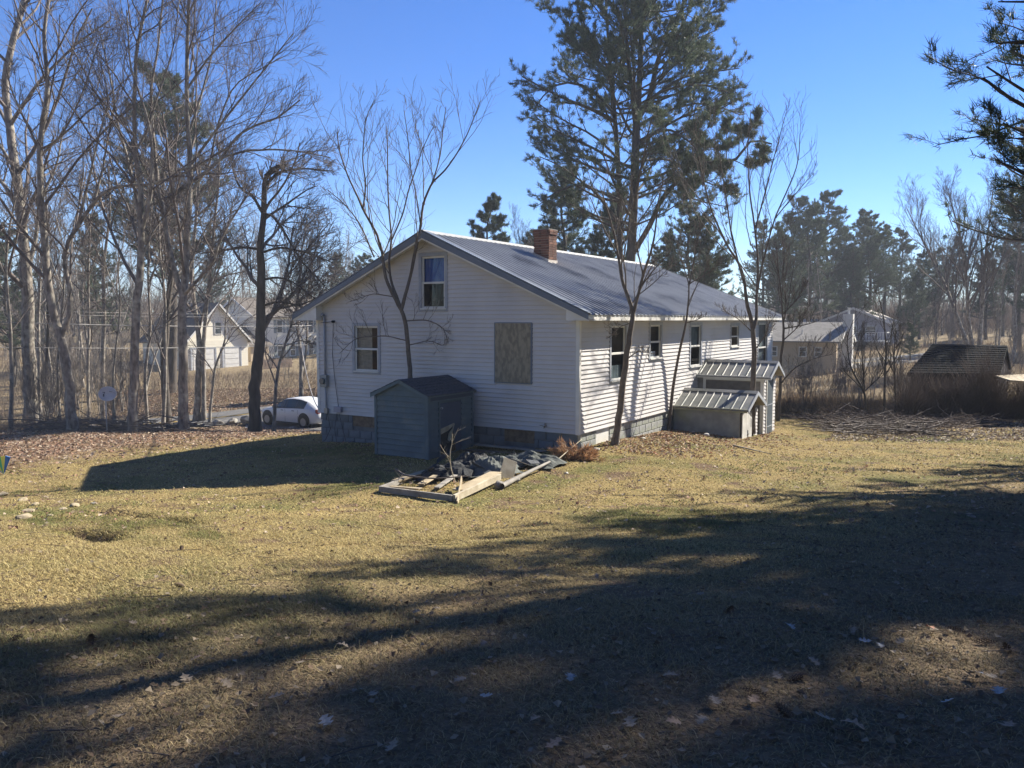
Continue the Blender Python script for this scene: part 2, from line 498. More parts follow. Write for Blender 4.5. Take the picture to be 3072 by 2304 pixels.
def build_ground():
    xs = np.concatenate([np.arange(-300, -60, 12), np.arange(-60, -26, 1.5), np.arange(-26, -11, .4), np.arange(-11, 14, .12), np.arange(14, 32, .4), np.arange(32, 80, 1.6), np.arange(80, 321, 12)])
    ys = np.concatenate([np.arange(-60, -4, 4), np.arange(-4, 1.6, .4), np.arange(1.6, 20, .12), np.arange(20, 60, .4), np.arange(60, 130, 2), np.arange(130, 520, 13)])
    X, Y = np.meshgrid(xs, ys)
    Z = H(X, Y)
    V = np.stack([X.ravel(), Y.ravel(), Z.ravel()], 1)
    nx, ny = len(xs), len(ys)
    i, j = np.meshgrid(np.arange(ny - 1), np.arange(nx - 1), indexing='ij')
    q = np.stack([i * nx + j, i * nx + j + 1, (i + 1) * nx + j + 1, (i + 1) * nx + j], -1).reshape(-1, 4)
    m, nt, b = _nt('lawn_soil')
    L = nt.links
    geo = nt.nodes.new('ShaderNodeTexCoord')
    at = nt.nodes.new('ShaderNodeAttribute'); at.attribute_name = 'Col'
    sp = nt.nodes.new('ShaderNodeSeparateColor'); L.new(at.outputs['Color'], sp.inputs[0])
    def ramp(scale, c1, c2, p1=.35, p2=.65, det=6):
        n = nt.nodes.new('ShaderNodeTexNoise'); n.inputs['Scale'].default_value = scale; n.inputs['Detail'].default_value = det
        L.new(geo.outputs['Object'], n.inputs['Vector'])
        r = nt.nodes.new('ShaderNodeValToRGB'); r.color_ramp.elements[0].position = p1; r.color_ramp.elements[1].position = p2
        r.color_ramp.elements[0].color = (*c1, 1); r.color_ramp.elements[1].color = (*c2, 1)
        L.new(n.outputs['Fac'], r.inputs[0]); return r.outputs[0], n.outputs['Fac']
    def mix(f, a, c):
        x = nt.nodes.new('ShaderNodeMix'); x.data_type = 'RGBA'
        L.new(f, x.inputs[0]); L.new(a, x.inputs[6]); L.new(c, x.inputs[7]); return x.outputs[2]
    straw, _ = ramp(16, (.20, .145, .062), (.30, .23, .10))
    green, _ = ramp(20, (.10, .10, .036), (.155, .145, .05))
    gm, _ = ramp(.55, (0, 0, 0), (1, 1, 1), .47, .62, 10)
    base = mix(gm, straw, green)
    bare, _ = ramp(14, (.10, .066, .043), (.18, .125, .08))
    bm, _ = ramp(1.8, (0, 0, 0), (1, 1, 1), .55, .66, 12)
    base = mix(bm, base, bare)
    lit, _ = ramp(18, (.15, .09, .055), (.30, .20, .135), .3, .7)
    base = mix(sp.outputs[0], base, lit)
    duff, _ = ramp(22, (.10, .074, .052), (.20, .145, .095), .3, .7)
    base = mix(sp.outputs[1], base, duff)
    fl, _ = ramp(3, (.15, .11, .07), (.25, .20, .12), .3, .7)
    base = mix(sp.outputs[2], base, fl)
    L.new(base, b.inputs['Base Color'])
    b.inputs['Roughness'].default_value = 1; b.inputs['Specular IOR Level'].default_value = .1
    n = nt.nodes.new('ShaderNodeTexNoise'); n.inputs['Scale'].default_value = 26; n.inputs['Detail'].default_value = 8
    L.new(geo.outputs['Object'], n.inputs['Vector'])
    bp = nt.nodes.new('ShaderNodeBump'); bp.inputs['Strength'].default_value = 1; bp.inputs['Distance'].default_value = .05
    L.new(n.outputs['Fac'], bp.inputs['Height']); L.new(bp.outputs[0], b.inputs['Normal'])
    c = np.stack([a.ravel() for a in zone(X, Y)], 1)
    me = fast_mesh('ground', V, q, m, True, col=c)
    o = link_mesh('ground', me); o['kind'] = 'structure'
build_ground()

def polyline(pts, step=1.0):
    pts = np.array(pts, float)
    s = np.concatenate([[0], np.cumsum(np.linalg.norm(np.diff(pts, axis=0), axis=1))])
    t = np.arange(0, s[-1], step)
    q = np.stack([np.interp(t, s, pts[:, k]) for k in range(2)], 1)
    for _ in range(12):
        q[1:-1] = .25 * q[:-2] + .5 * q[1:-1] + .25 * q[2:]
    return q

def ribbon(name, line, offs, m, lift, kind='structure'):
    d = np.gradient(line, axis=0); d /= np.linalg.norm(d, axis=1, keepdims=True)
    nrm = np.stack([-d[:, 1], d[:, 0]], 1)
    V = []; k = len(offs)
    zc = H0(line[:, 0], line[:, 1])
    for j, o in enumerate(offs):
        p = line + nrm * o
        V.append(np.stack([p[:, 0], p[:, 1], zc + lift - abs(o) * .012], 1))
    V = np.stack(V, 1).reshape(-1, 3)
    n = len(line)
    i, j = np.meshgrid(np.arange(n - 1), np.arange(k - 1), indexing='ij')
    q = np.stack([i * k + j, (i + 1) * k + j, (i + 1) * k + j + 1, i * k + j + 1], -1).reshape(-1, 4)
    o = link_mesh(name, fast_mesh(name, V, q, m)); o['kind'] = kind
    return o
ROAD = polyline([(-70, 18), (-45, 31), (-30, 38.2), (-17.5, 44.3), (-13.8, 46.3), (-5, 50.5), (6, 56), (20, 63), (45, 78)], .7)
ribbon('road', ROAD, [-2.9, -1.5, -.3, .3, 1.5, 2.9], asphalt, .10)
ribbon('centre_line', ROAD, [-.18, -.08], yellow_paint, .106)
_cl = ribbon('centre_line', ROAD, [.08, .18], yellow_paint, .106)
DRV = polyline([(-7.4, 36.5), (-9.8, 41.5), (-10.5, 45.5)], .7)
ribbon('driveway', DRV, [-4.2, -1.4, 1.4, 4.2], asphalt, .06)

# ================================================================== siding helper
def rows_cut(z, e, u0, u1, openings):
    segs = [(u0, u1)]
    for a, b, c, d in openings:
        if min(z + e, d) - max(z, c) > e * .35:
            new = []
            for s, t in segs:
                if b <= s or a >= t: new.append((s, t)); continue
                if a > s: new.append((s, a))
                if b < t: new.append((b, t))
            segs = new
    return segs

def clap_wall(parent, to3, z0, z1, e, span, openings, m, name='siding_board', th=.026, origin=(0, 0, 0), jit=0.0):
    """clapboards; to3(u,z,n)->point; span(z)->(u0,u1) or None"""
    n = int(round((z1 - z0) / e))
    for i in range(n):
        z = z0 + i * e; zt = min(z + e, z1)
        sb, st = span(z), span(zt - .002)
        if sb is None: continue
        if st is None:
            c = (sb[0] + sb[1]) / 2; st = (c, c)
        for s, t in rows_cut(z, e, sb[0], sb[1], openings):
            mb = MB()
            us = max(s, st[0]) if s == sb[0] else s
            ut = min(t, st[1]) if t == sb[1] else t
            if t - s < .02: continue
            j = random.uniform(-jit, jit)
            v = [to3(s, z + j, th), to3(t, z - j, th), to3(ut, zt + .006, .003), to3(us, zt + .006, .003), to3(s, z + j, 0), to3(t, z - j, 0), to3(s, z + .008 + j, th + .002), to3(t, z + .008 - j, th + .002)]
            mb.add(v, [(6, 7, 2, 3), (0, 1, 7, 6), (4, 5, 1, 0), (0, 6, 3, 4), (1, 5, 2, 7)])
            mb.build(name, m, parent)

# ================================================================== HOUSE
HL, HWD, RY, RZ, EY, SLOPE = 16.45, 7.93, 4.10, 4.63, -.35, .447
HIPX = 14.15
def zr(y): return RZ - SLOPE * abs(RY - y)
house = thing('house', CORNER, 'white vinyl-sided house with metal roof, brick chimney and a boarded window', 'house', rz=YAW)
gable3 = lambda u, z, n: (-n, u, z)
right3 = lambda u, z, n: (u, -n, z)
W_GAB = [(5.68, 6.65, 1.11, 2.44), (3.53, 4.41, 2.72, 4.14), (1.19, 2.17, 1.08, 2.44)]
W_RIGHT = [(1.52, 2.53, 1.0, 2.46), (3.9, 4.82, 1.43, 2.47), (6.99, 8.07, 1.06, 2.44), (10.95, 11.99, 1.53, 2.40), (14.35, 15.75, .5, 2.46)]

# sheathing walls with real openings
wall = MB()
def sheath(to3, rects, u0, u1, z0, z1, n0=0.0, top=None):
    us = sorted({u0, u1, *[r[0] for r in rects], *[r[1] for r in rects]}); zs = sorted({z0, z1, *[r[2] for r in rects], *[r[3] for r in rects]})
    us = [u for u in us if u0 <= u <= u1]; zs = [z for z in zs if z0 <= z <= z1]
    for a, b in zip(us, us[1:]):
        for c, d in zip(zs, zs[1:]):
            mu, mz = (a + b) / 2, (c + d) / 2
            if any(r[0] < mu < r[1] and r[2] < mz < r[3] for r in rects): continue
            wall.add([to3(a, c, n0), to3(b, c, n0), to3(b, d, n0), to3(a, d, n0)], [(0, 1, 2, 3)])
sheath(right3, W_RIGHT, 0, HL, 0, 2.56)
ATT = W_GAB[1]
sheath(gable3, [W_GAB[0], W_GAB[2], (ATT[0], ATT[1], ATT[2], ATT[3])], 0, HWD, 0, 2.6)
for (a, b) in ((0.0, ATT[0]), (ATT[1], HWD)):
    top = lambda u: zr(u) - .05
    if a == 0.0: poly = [(a, 2.6), (b, 2.6), (b, top(b)), (a, top(a))]
    else: poly = [(a, 2.6), (b, 2.6), (b, top(b)), (a, top(a))]
    wall.add([gable3(u, z, 0) for u, z in poly], [(0, 1, 2, 3)])
wall.add([gable3(ATT[0], 2.6, 0), gable3(ATT[1], 2.6, 0), gable3(ATT[1], ATT[2], 0), gable3(ATT[0], ATT[2], 0)], [(0, 1, 2, 3)])
wall.add([gable3(ATT[0], ATT[3], 0), gable3(ATT[1], ATT[3], 0), gable3(ATT[1], top(ATT[1]), 0), gable3(RY, top(RY), 0), gable3(ATT[0], top(ATT[0]), 0)], [(0, 1, 2, 3, 4)])
wall.add([(0, HWD, 0), (HL, HWD, 0), (HL, HWD, 2.56), (0, HWD, 2.56)], [(0, 1, 2, 3)])
wall.add([(HL, 0, 0), (HL, HWD, 0), (HL, HWD, 2.56), (HL, 0, 2.56)], [(0, 1, 2, 3)])
wall.build('wall', siding, house)

BE = .1016
clap_wall(house, right3, 0.0, 2.54, BE, lambda z: (.05, HL), W_RIGHT, siding)
def gspan(z):
    zz = z + .07
    if zz < zr(0): return (.05, HWD - .05)
    h = (RZ - zz) / SLOPE
    return (RY - h, RY + h) if h > .12 else None
clap_wall(house, gable3, 0.0, 4.5, BE, gspan, W_GAB, siding)
t = MB()   # corner posts
t.box((-.03, -.03, -.01), (.06, -.0, 2.52)); t.box((-.03, 0.0, -.01), (0.0, .06, 2.52))
t.box((-.03, HWD - .06, -.01), (0, HWD + .03, 2.52)); t.box((HL - .06, -.03, -.01), (HL + .03, 0, 2.52))
t.build('corner_trim', white_trim, house, bevel=.003)

# soffit, fascia, rake
s = MB(); s.box((-.27, EY, 2.505), (HL + .2, -.022, 2.52)); s.box((-.27, HWD + .022, 2.505), (HL + .2, 8.55, 2.52)); s.box((HL + .03, -.02, 2.505), (HL + .35, HWD, 2.52))
s.build('soffit', white_trim, house)
s = MB(); s.box((-.275, EY - .02, 2.50), (HL + .38, EY, 2.625)); s.build('fascia', white_trim, house, bevel=.003)
s = MB(); s.box((-.275, 8.55, 2.50), (HL + .38, 8.57, 2.625)); s.build('fascia', white_trim, house)
s = MB(); s.box((HL + .36, EY, 2.50), (HL + .38, 8.55, 2.60)); s.build('fascia', white_trim, house)
for a, b in ((EY, .18), (8.55, HWD - .22)):     # boxed eave returns
    s = MB(); s.prism([(a, 2.503), (b, 2.503), (b, zr(b) - .06), (a, zr(a) - .06)], -.262, -.02, ax='x'); s.build('eave_return', white_trim, house)
for sg in (-1, 1):
    ya = EY - .02 if sg < 0 else 8.57
    s = MB()
    p0 = (ya, zr(ya) - .15); p1 = (RY, RZ - .15)
    s.prism([(ya, zr(ya) + .012), (RY, RZ + .012), (RY, RZ - .15), (ya, zr(ya) - .11)], -.300, -.285, ax='x')
    s.prism([(ya, zr(ya) + .045), (RY, RZ + .045), (RY, RZ + .028), (ya, zr(ya) + .028)], -.300, -.12, ax='x')
    s.build('rake_trim', slate_trim, house)
    s = MB(); s.prism([(ya, zr(ya) - .10), (RY, RZ - .10), (RY, RZ - .19), (ya, zr(ya) - .145)], -.283, -.265, ax='x'); s.build('rake_board', white_trim, house)
    s = MB(); s.prism([(ya, zr(ya) - .10), (RY, RZ - .10), (RY, RZ - .12), (ya, zr(ya) - .12)], -.264, -.002, ax='x'); s.build('rake_soffit', white_trim, house)

# metal roof, one sheet per panel
roof = MB()
roof.add([(-.27, EY, zr(EY) - .02), (-.27, RY, RZ - .02), (HIPX, RY, RZ - .02), (HL + .36, EY, zr(EY) - .02), (HL + .36, 8.55, zr(8.55) - .02), (-.27, 8.55, zr(8.55) - .02)],
         [(0, 3, 2, 1), (1, 2, 4, 5), (3, 4, 2)])
roof_o = roof.build('roof', roof_metal, house)
RIB = .2286
def hip_top(x):
    if x <= HIPX: return 1.0
    return max(0.0, 1 - (x - HIPX) / (HL + .38 - HIPX))
def rib_profile(x0, w):
    r = RIB; out = []
    n = int(round(w / r))
    for k in range(n):
        a = x0 + k * r
        out += [(a, .036), (a + .026, .036), (a + .046, .003), (a + .10, .0035), (a + .11, .009), (a + .12, .0035), (a + r - .020, .003)]
    out.append((x0 + w - .0005, .036))
    return out
x = -.27
while x < HL + .3:
    w = RIB * 4
    if x + w > HL + .36: w = RIB * max(1, int((HL + .36 - x) / RIB))
    for side in (0, 1):
        mb = MB(); pr = rib_profile(x, w)
        vs = []
        for px, pz in pr:
            tt = hip_top(px); yt = EY - .03 + (RY - EY + .03) * tt
            for yy in (EY - .045, yt):
                y2 = yy if side == 0 else 2 * RY - yy
                vs.append((px, y2, zr(yy) + pz + .004))
        fs = [(2 * i, 2 * i + 2, 2 * i + 3, 2 * i + 1) for i in range(len(pr) - 1)]
        mb.add(vs, fs); mb.build('roof_panel', roof_metal, roof_o)
    x += w
    if w < RIB * 3.5: break
# hip end sheets
hz = lambda d: zr(EY) + (RZ - zr(EY)) * d
y = EY
while y < 8.5:
    w = RIB * 4; mb = MB(); vs = []
    pr = [(min(a, 8.55), b) for a, b in rib_profile(y, w)]
    for py, pz in pr:
        tt = 1 - abs(py - RY) / (RY - EY); tt = max(0, min(1, tt))
        for d in (0, tt):
            vs.append((HL + .38 - (HL + .38 - HIPX) * d, py, hz(d) + pz + .004))
    mb.add(vs, [(2 * i, 2 * i + 1, 2 * i + 3, 2 * i + 2) for i in range(len(pr) - 1)])
    mb.build('roof_panel', roof_metal, roof_o); y += w
s = MB(); s.prism([(RY - .17, RZ - .045), (RY - .02, RZ + .045), (RY + .02, RZ + .045), (RY + .17, RZ - .045), (RY, RZ + .03)], -.30, HIPX + .1, ax='x')
s.build('ridge_cap', mat('ridge_metal', (.48, .48, .46), (.40, .40, .39), rough=.4, metal=.3), roof_o)
s = MB()
for sg in (-1, 1): s.bar((HIPX, RY, RZ + .035), (HL + .38, RY + sg * (RY - EY), zr(EY) + .035), .16, .02)
s.build('hip_cap', roof_metal, roof_o)

# chimney of single bricks
CX0, CX1, CY0, CY1, CZ0, CZ1 = 3.64, 4.10, 2.83, 3.29, 3.9, 4.98
chim = MB(); chim.box((CX0 + .012, CY0 + .012, CZ0), (CX1 - .012, CY1 - .012, CZ1 - .005)); chim_o = chim.build('chimney', brick_mortar, house)
bm1 = MB(); bm1.box((-.108, -.045, -.029), (.108, .045, .029)); b0 = bm1.build('brick', brick_a, chim_o, bevel=.004); ba = b0.data
me_b = ba.copy(); me_b.materials.clear(); me_b.materials.append(brick_b)
first = True
nc = 16; ch = (CZ1 - CZ0) / nc
for c in range(nc):
    z = CZ0 + (c + .5) * ch
    if z < zr(CY1) - .62: continue
    out = .028 if c >= nc - 2 else 0
    off = .10 if c % 2 else 0
    for f in range(4):
        for k in range(2):
            a = -.115 + k * .23
            if (f < 2) == (c % 2 == 0): a += .009
            else: a -= .009
            if f == 0: p = (CX0 + .23 + a, CY0 + .035 - out); r = 0
            elif f == 1: p = (CX0 + .23 + a, CY1 - .035 + out); r = 0
            elif f == 2: p = (CX0 + .035 - out, CY0 + .23 + a); r = math.pi / 2
            else: p = (CX1 - .035 + out, CY0 + .23 + a); r = math.pi / 2
            if first: o = b0; first = False
            else: o = b0.copy(); COL.objects.link(o); o.parent = chim_o
            o.data = ba if random.random() < .62 else me_b
            o.location = (p[0] + random.uniform(-.002, .002), p[1] + random.uniform(-.002, .002), z); o.rotation_euler = (0, 0, r + random.uniform(-.008, .008))
s = MB(); s.box((CX0 - .02, CY0 - .02, CZ1 - .012), (CX1 + .02, CY1 + .02, CZ1 + .02)); s.build('chimney_crown', mortar, chim_o)
s = MB()
for (a, b) in ((CY0 - .012, CY0 + .012), (CY1 - .012, CY1 + .012)):
    s.box((CX0 - .03, a, zr(a) - .1), (CX1 + .03, b, zr(a) + .10))
s.prism([(CY0 - .012, zr(CY0) + .02), (CY1 + .012, zr(CY1) + .02), (CY1 + .012, zr(CY1) + .10), (CY0 - .012, zr(CY0) + .10)], CX0 - .03, CX0 - .012, ax='x')
s.build('flashing', mat('flashing', (.55, .53, .50), (.40, .33, .27), scale=6, rough=.6), chim_o)

# windows
def window(to3, r, kind='double', blind=None, label=None, tint=None):
    u0, u1, z0, z1 = r
    c = .085
    w = MB()
    def bx(mb, a, b, n0, n1):
        p = [to3(a[0], a[1], n0), to3(b[0], a[1], n0), to3(b[0], b[1], n0), to3(a[0], b[1], n0), to3(a[0], a[1], n1), to3(b[0], a[1], n1), to3(b[0], b[1], n1), to3(a[0], b[1], n1)]
        mb.add(p, [(0, 3, 2, 1), (4, 5, 6, 7), (0, 1, 5, 4), (1, 2, 6, 5), (2, 3, 7, 6), (3, 0, 4, 7)])
    bx(w, (u0, z0 + .0), (u0 + c, z1), -.02, .035); bx(w, (u1 - c, z0), (u1, z1), -.02, .035)
    bx(w, (u0 + c, z1 - c), (u1 - c, z1), -.02, .034); bx(w, (u0 + c, z0), (u1 - c, z0 + c * .7), -.02, .034)
    wo_ = w.build('window', grey_trim, house, bevel=.003, label=label)
    i0, i1, j0, j1 = u0 + c, u1 - c, z0 + c * .7, z1 - c
    s = MB(); bx(s, (i0 - .03, j0 - .012), (i1 + .03, j0 + .022), .034, .062); s.build('sill', white_trim, wo_, bevel=.003)
    if kind == 'small': mid = j0 + (j1 - j0) * .5
    else: mid = j0 + (j1 - j0) * .5
    sw = .045
    for k, (a, b, n) in enumerate(((mid - .02, j1, -.02), (j0 + .02, mid + .02, .0))):
        s = MB()
        bx(s, (i0, a), (i0 + sw, b), n - .02, n + .01); bx(s, (i1 - sw, a), (i1, b), n - .02, n + .01)
        bx(s, (i0 + sw, b - sw), (i1 - sw, b), n - .02, n + .009); bx(s, (i0 + sw, a), (i1 - sw, a + sw), n - .02, n + .009)
        sash = s.build('sash', white_trim, wo_, bevel=.002)
        s = MB(); s.add([to3(i0 + sw - .01, a + sw - .01, n - .006), to3(i1 - sw + .01, a + sw - .01, n - .006), to3(i1 - sw + .01, b - sw + .01, n - .006), to3(i0 + sw - .01, b - sw + .01, n - .006)], [(0, 1, 2, 3)])
        s.build('pane', pane_glass, wo_)
    # dim room behind
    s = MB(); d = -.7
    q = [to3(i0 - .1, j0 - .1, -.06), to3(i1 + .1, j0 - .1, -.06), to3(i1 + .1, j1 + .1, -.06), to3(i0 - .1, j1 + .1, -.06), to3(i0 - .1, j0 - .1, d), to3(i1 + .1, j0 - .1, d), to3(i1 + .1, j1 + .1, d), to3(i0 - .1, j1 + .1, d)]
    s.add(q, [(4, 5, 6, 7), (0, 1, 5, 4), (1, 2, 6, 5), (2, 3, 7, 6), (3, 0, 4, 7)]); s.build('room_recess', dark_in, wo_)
    if blind:
        s = MB(); m, za, zb, ua, ub, drop = blind
        A = i0 + (i1 - i0) * ua; B = i0 + (i1 - i0) * ub; z_a = j0 + (j1 - j0) * za; z_b = j0 + (j1 - j0) * zb
        n = 14; vs = []
        for k in range(n + 1):
            u = A + (B - A) * k / n; nn = -.075 + .012 * math.sin(k * 2.1)
            vs += [to3(u, z_a, nn), to3(u, z_b, nn)]
        s.add(vs, [(2 * k, 2 * k + 2, 2 * k + 3, 2 * k + 1) for k in range(n)]); s.build('curtain', m, wo_, smooth=True)
    return wo_
cur_tan = mat('tan_curtain', (.42, .37, .27), (.30, .26, .19), scale=4, rough=.95, stretch=(1, 1, 4))
cur_grey = mat('grey_curtain', (.16, .19, .19), (.10, .12, .12), scale=4, rough=.95)
cur_white = mat('white_cloth', (.62, .61, .58), (.45, .45, .44), scale=6, rough=.95)
blue_film = mat('blue_window_film', (.015, .07, .30), (.02, .09, .36), scale=2, rough=.3)
window(gable3, W_GAB[0], blind=(cur_tan, .02, .98, .35, 1.0, 0), label='lower left window with a tan curtain on one side')
window(gable3, W_GAB[1], blind=(blue_film, .5, 1.0, 0, 1, 0), label='attic window with dark blue film in its upper sash')
window(right3, W_RIGHT[0], blind=(cur_grey, .0, .28, 0, 1, 0))
window(right3, W_RIGHT[1], kind='small', blind=(cur_white, .0, .22, .1, .8, 0))
window(right3, W_RIGHT[2], blind=(cur_grey, .45, 1, 0, 1, 0))
window(right3, W_RIGHT[3], kind='small')
window(right3, W_RIGHT[4], blind=(cur_grey, 0, 1, 0, 1, 0))
# strand board over the third gable opening
u0, u1, z0, z1 = W_GAB[2]
s = MB(); s.box((-.030, u0 + .02, z0), (-.012, u1, z1)); ob = s.build('boarded_window', osb, house, bevel=.002, label='strand board sheet screwed over a window opening')
s = MB(); s.box((-.034, u0 - .025, z0 - .02), (-.0, u0 + .018, z1 + .02)); s.box((-.034, u0 + .018, z1 + .002), (0, u1 + .02, z1 + .022)); s.box((-.034, u1 + .002, z0 - .02), (0, u1 + .022, z1 + .002)); s.box((-.034, u0 + .018, z0 - .02), (0, u1 + .002, z0 - .003)); s.build('frame', slate_trim, ob)
s = MB()
for a in (u0 + .06, (u0 + u1) / 2, u1 - .05):
    for b in (z0 + .05, (z0 + z1) / 2, z1 - .05): s.disc((-.0315, a, b), (1, 0, 0), .008, .006, 8)
s.build('screw', slate_trim, ob)

# foundation of single blocks
B_OPEN_G = [(5.82, 6.73, -.29, -.02), (1.14, 1.95, -.30, -.02)]
B_OPEN_R = [(.94, 1.65, -.5, .0)]
f = MB()
f.box((.06, .06, -1.6), (HL - .02, HWD - .06, -.004)); fo = f.build('foundation', mat('foundation_core', (.14, .15, .16), (.10, .11, .12), scale=6, rough=1), house)
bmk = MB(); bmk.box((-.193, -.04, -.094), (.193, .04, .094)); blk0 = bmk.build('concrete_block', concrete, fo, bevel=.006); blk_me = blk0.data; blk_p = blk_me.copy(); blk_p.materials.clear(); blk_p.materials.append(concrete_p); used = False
def place_block(loc, rz, sx=1.0):
    global used
    if not used: o = blk0; used = True
    else: o = blk0.copy(); COL.objects.link(o); o.parent = fo
    o.location = loc; o.rotation_euler = (0, 0, rz); o.scale = (sx, 1, 1)
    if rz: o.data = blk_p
for c in range(7):
    zc = -.10 - c * .203
    for wall_i, (L, opens) in enumerate(((HL, B_OPEN_R), (HWD, B_OPEN_G))):
        gl = lambda u: Hs(*(HW(u, 0)[:2] if wall_i == 0 else HW(0, u)[:2]))
        uu = .03 - (.2 if c % 2 else 0)
        while uu < L - .03:
            a = max(uu, .03); b = min(uu + .395, L - .03); uu += .403
            segs = rows_cut(zc - .095, .19, a, b, opens)
            for a2, b2 in segs:
                if b2 - a2 < .05: continue
                if gl((a2 + b2) / 2) > zc + .12: continue
                mu = (a2 + b2) / 2
                if wall_i == 0: place_block((mu, .062 + random.uniform(-.002, .002), zc), 0, (b2 - a2 - .012) / .386)
                else: place_block((.062 + random.uniform(-.002, .002), mu, zc), math.pi / 2, (b2 - a2 - .012) / .386)
for i, (to, (a, b, c, d)) in enumerate([(gable3, B_OPEN_G[0]), (gable3, B_OPEN_G[1]), (right3, B_OPEN_R[0])]):
    s = MB(); p = [to(a, c, -.05), to(b, c, -.05), to(b, d, -.05), to(a, d, -.05)]; q = [to(a, c, -.035), to(b, c, -.035), to(b, d, -.035), to(a, d, -.035)]
    s.add(p + q, [(0, 1, 2, 3), (4, 5, 6, 7), (0, 1, 5, 4), (2, 3, 7, 6), (1, 2, 6, 5), (3, 0, 4, 7)])
    s.build('basement_hatch', osb2 if i < 2 else white_trim, fo, label='weathered board closing a basement window' if i < 2 else 'broken white basement vent')

# service fittings on the gable
s = MB(); s.tube([(-.06, 7.62, 2.6), (-.06, 7.62, 1.03)], .028, 10); s.tube([(-.06, 7.62, .72), (-.06, 7.60, .12)], .024, 10); s.tube([(-.06, 7.62, 2.6), (-.10, 7.62, 2.68), (-.16, 7.62, 2.62)], .03, 8)
s.build('service_conduit', grey_trim, house, smooth=True)
s = MB(); s.box((-.13, 7.52, .72), (-.02, 7.76, 1.04)); mt = s.build('electric_meter', mat('meter_grey', (.30, .31, .30), (.24, .25, .24), rough=.5), house, bevel=.012)
s = MB(); s.disc((-.16, 7.64, .88), (1, 0, 0), .085, .07, 20); s.build('meter_glass', mat('meter_dome', (.16, .17, .16), rough=.15), mt, smooth=False, bevel=.01)
s = MB(); s.box((-.11, 7.03, .06), (-.02, 7.29, .21)); s.build('junction_box', mat('box_grey', (.34, .32, .36), rough=.6), house, bevel=.01)
s = MB(); s.box((-.10, 7.54, .0), (-.02, 7.66, .14)); s.build('junction_box', mat('box_tan', (.45, .38, .30), rough=.6), house, bevel=.01)
s = MB(); s.tube([(-.045, 7.30, 2.47), (-.04, 7.36, 1.6), (-.045, 7.28, .9), (-.05, 7.16, .2)], .007, 6)
s.tube([(-.05, 7.62, 2.45), (-.3, 7.5, 2.44), (-.045, 7.29, 2.47)], .006, 6); s.disc((-.06, 7.29, 2.47), (1, 0, 0), .035, .08, 10)
s.tube([(-.06, 7.15, .07), (-.05, 7.05, -.3), (-.1, 6.85, -.75)], .007, 6); s.tube([(-.05, 7.58, .0), (-.12, 7.4, -.4), (-.16, 7.55, -.7), (-.1, 7.85, -.85)], .008, 6); s.tube([(-.06, 7.2, .07), (-.09, 7.28, -.4), (-.07, 7.22, -.8)], .006, 6)
s.build('cable', rubber, house, smooth=True)
s = MB(); s.tube([(0, .80, .14), (-.09, .80, .14), (-.13, .80, .10)], .012, 8); s.disc((-.07, .80, .19), (0, 0, 1), .03, .012, 12); s.tube([(-.07, .80, .14), (-.07, .80, .19)], .006, 6); s.tube([(-.08, .8, .13), (-.10, .93, .16)], .008, 6)
s.build('garden_tap', mat('brass', (.20, .16, .10), rough=.5, metal=.7), house, smooth=True)
# ================================================================== small garden shed
def gable_box(root, x0, x1, y0, y1, zb, ze, zp, axis):
    pass
SX0, SX1, SY0, SY1, SZ0, SZE, SZP = -1.99, -.30, 2.62, 4.12, -.50, .90, 1.21
shed = thing('garden_shed', HW(SX0, SY0, 0), 'small slate-blue garden shed with broken door standing before the house gable', 'shed', rz=YAW)
lx, ly = SX1 - SX0, SY1 - SY0
s = MB(); s.box((.02, .02, SZ0 - .1), (lx - .02, ly - .02, SZE)); s.prism([(.02, SZE), (ly - .02, SZE), (ly / 2, SZP - .04)], .02, lx - .02, ax='x'); s.build('wall', shed_blue, shed)
def sspan(z):
    if z < SZE: return (.05, ly - .05)
    h = (SZP - .02 - z) / (SZP - SZE) * ly / 2
    return (ly / 2 - h, ly / 2 + h) if h > .08 else None
clap_wall(shed, lambda u, z, n: (-n + .015, u, z), SZ0, SZP - .02, .122, sspan, [], shed_blue, th=.034, jit=.004)
clap_wall(shed, lambda u, z, n: (u, -n + .015, z), SZ0, SZE, .122, lambda z: (.05, lx - .05), [(.36, 1.22, SZ0, .70)], shed_blue, th=.034, jit=.004)
s = MB(); s.box((-.03, -.03, SZ0 - .02), (.06, .012, SZE - .02)); s.box((-.031, .012, SZ0 - .02), (.01, .07, SZE - .02)); s.build('corner_board', shed_blue, shed, bevel=.004)
s = MB(); s.box((-.03, ly - .06, SZ0 - .02), (.012, ly + .01, SZE - .02)); s.build('corner_board', shed_blue, shed, bevel=.004)
s = MB(); s.box((lx - .06, -.03, SZ0), (lx, .012, SZE - .02)); s.build('corner_board', shed_blue, shed, bevel=.004)
s = MB(); s.box((.03, -.022, SZE - .14), (lx - .03, .005, SZE - .0)); s.build('frieze_board', shed_navy, shed, bevel=.003)
